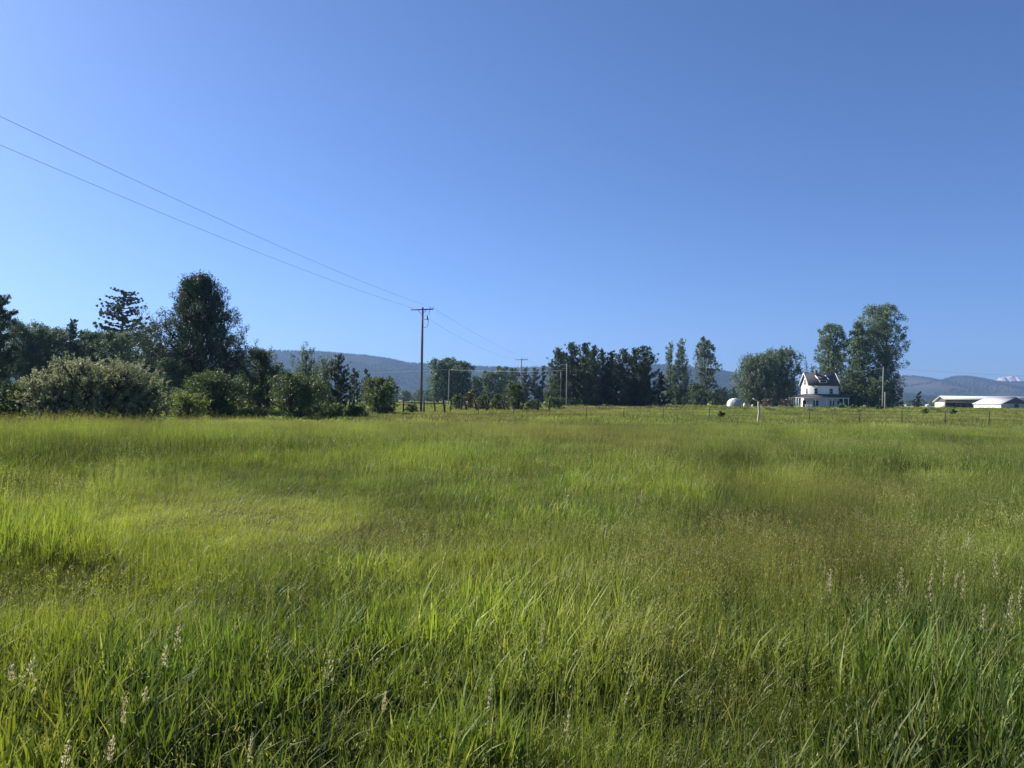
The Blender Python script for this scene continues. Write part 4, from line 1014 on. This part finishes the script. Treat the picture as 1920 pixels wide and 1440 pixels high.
for i, a in enumerate([
    (60, 1268, 62, .72, .42, 'large bushy cream seed head near the left edge of the photo'),
    (24, 1262, 30, .70, .30, 'small seed head just left of the large bushy one at the left edge'),
    (336, 1195, 46, .74, .22, 'upright cream seed head above a pair of smaller ones at lower left'),
    (312, 1232, 34, .72, .25, 'small forked seed head just below left of the upright cream one'),
    (274, 1304, 22, .66, .35, 'tiny tufted seed head below the forked one at lower left'),
    (235, 1332, 52, .62, .14, 'thin upright seed head between the two bottom left tufts'),
    (620, 1252, 58, .72, .26, 'pale seed head over a dark gap left of the bottom centre'),
    (128, 1418, 50, .60, .24, 'thick seed head cut by the bottom edge at far left'),
    (212, 1406, 44, .60, .18, 'slender seed head near the bottom edge, second from the left'),
    (472, 1405, 50, .60, .10, 'narrow spike of pale seeds near the bottom edge left of centre'),
    (922, 1300, 58, .70, .12, 'upright knobbly seed head just left of the bottom centre'),
    (722, 1316, 32, .66, .12, 'short slanting seed head left of the knobbly one'),
    (1067, 1354, 42, .64, .20, 'bright short seed head at the bottom centre'),
    (1019, 1190, 50, .78, .05, 'very thin bare spike standing in the middle of the grass'),
    (1065, 945, 30, .92, .30, 'small pale seed head in the middle of the meadow, farther off'),
    (1203, 932, 22, .92, .22, 'tiny far seed head right of the farther pale one'),
    (1714, 956, 58, .95, .30, 'tallest tiered seed head farthest up at the right'),
    (1762, 1034, 56, .90, .10, 'long slim seed head highest in the right hand cluster'),
    (1772, 1074, 40, .86, .10, 'slim seed head leaning right beside the long slim one'),
    (1747, 1098, 54, .86, .14, 'dense spike left of the leaning slim seed head'),
    (1691, 1088, 44, .84, .34, 'crooked open seed head left of the right hand cluster'),
    (1558, 1090, 40, .84, .22, 'pinkish pale seed head alone left of the crooked open one'),
    (1817, 1014, 28, .88, .28, 'small pinkish seed head between the long slim one and the right edge'),
    (1868, 1060, 42, .86, .20, 'tufted seed head high up near the right edge'),
    (1808, 1096, 48, .84, .14, 'curving seed head in the middle of the right hand cluster'),
    (1794, 1092, 26, .84, .20, 'short seed head touching the curving one on its left'),
    (1846, 1160, 46, .80, .20, 'drooping seed head lowest in the right hand cluster'),
    (1896, 1142, 46, .80, .20, 'stout seed head low beside the right edge'),
    (1914, 1122, 40, .82, .14, 'slim seed head cut by the right edge')]):
    stalk(*a, 500 + i)

# ------------------------------------------------------------------ air
hz = MB().box(-7000, 7000, -150, 7450, -8, 640).build('haze', None)
m = bpy.data.materials.new('air'); m.use_nodes = True; N = m.node_tree.nodes; N.clear()
vo = N.new('ShaderNodeVolumePrincipled'); vo.inputs['Density'].default_value = 1.15e-4; vo.inputs['Color'].default_value = (.36,.58,1,1); vo.inputs['Anisotropy'].default_value = .2
ou = N.new('ShaderNodeOutputMaterial'); m.node_tree.links.new(vo.outputs[0], ou.inputs['Volume'])
hz.data.materials.append(m); tag(hz, 'thin blue summer haze in the air over the valley', None, None, 'stuff')
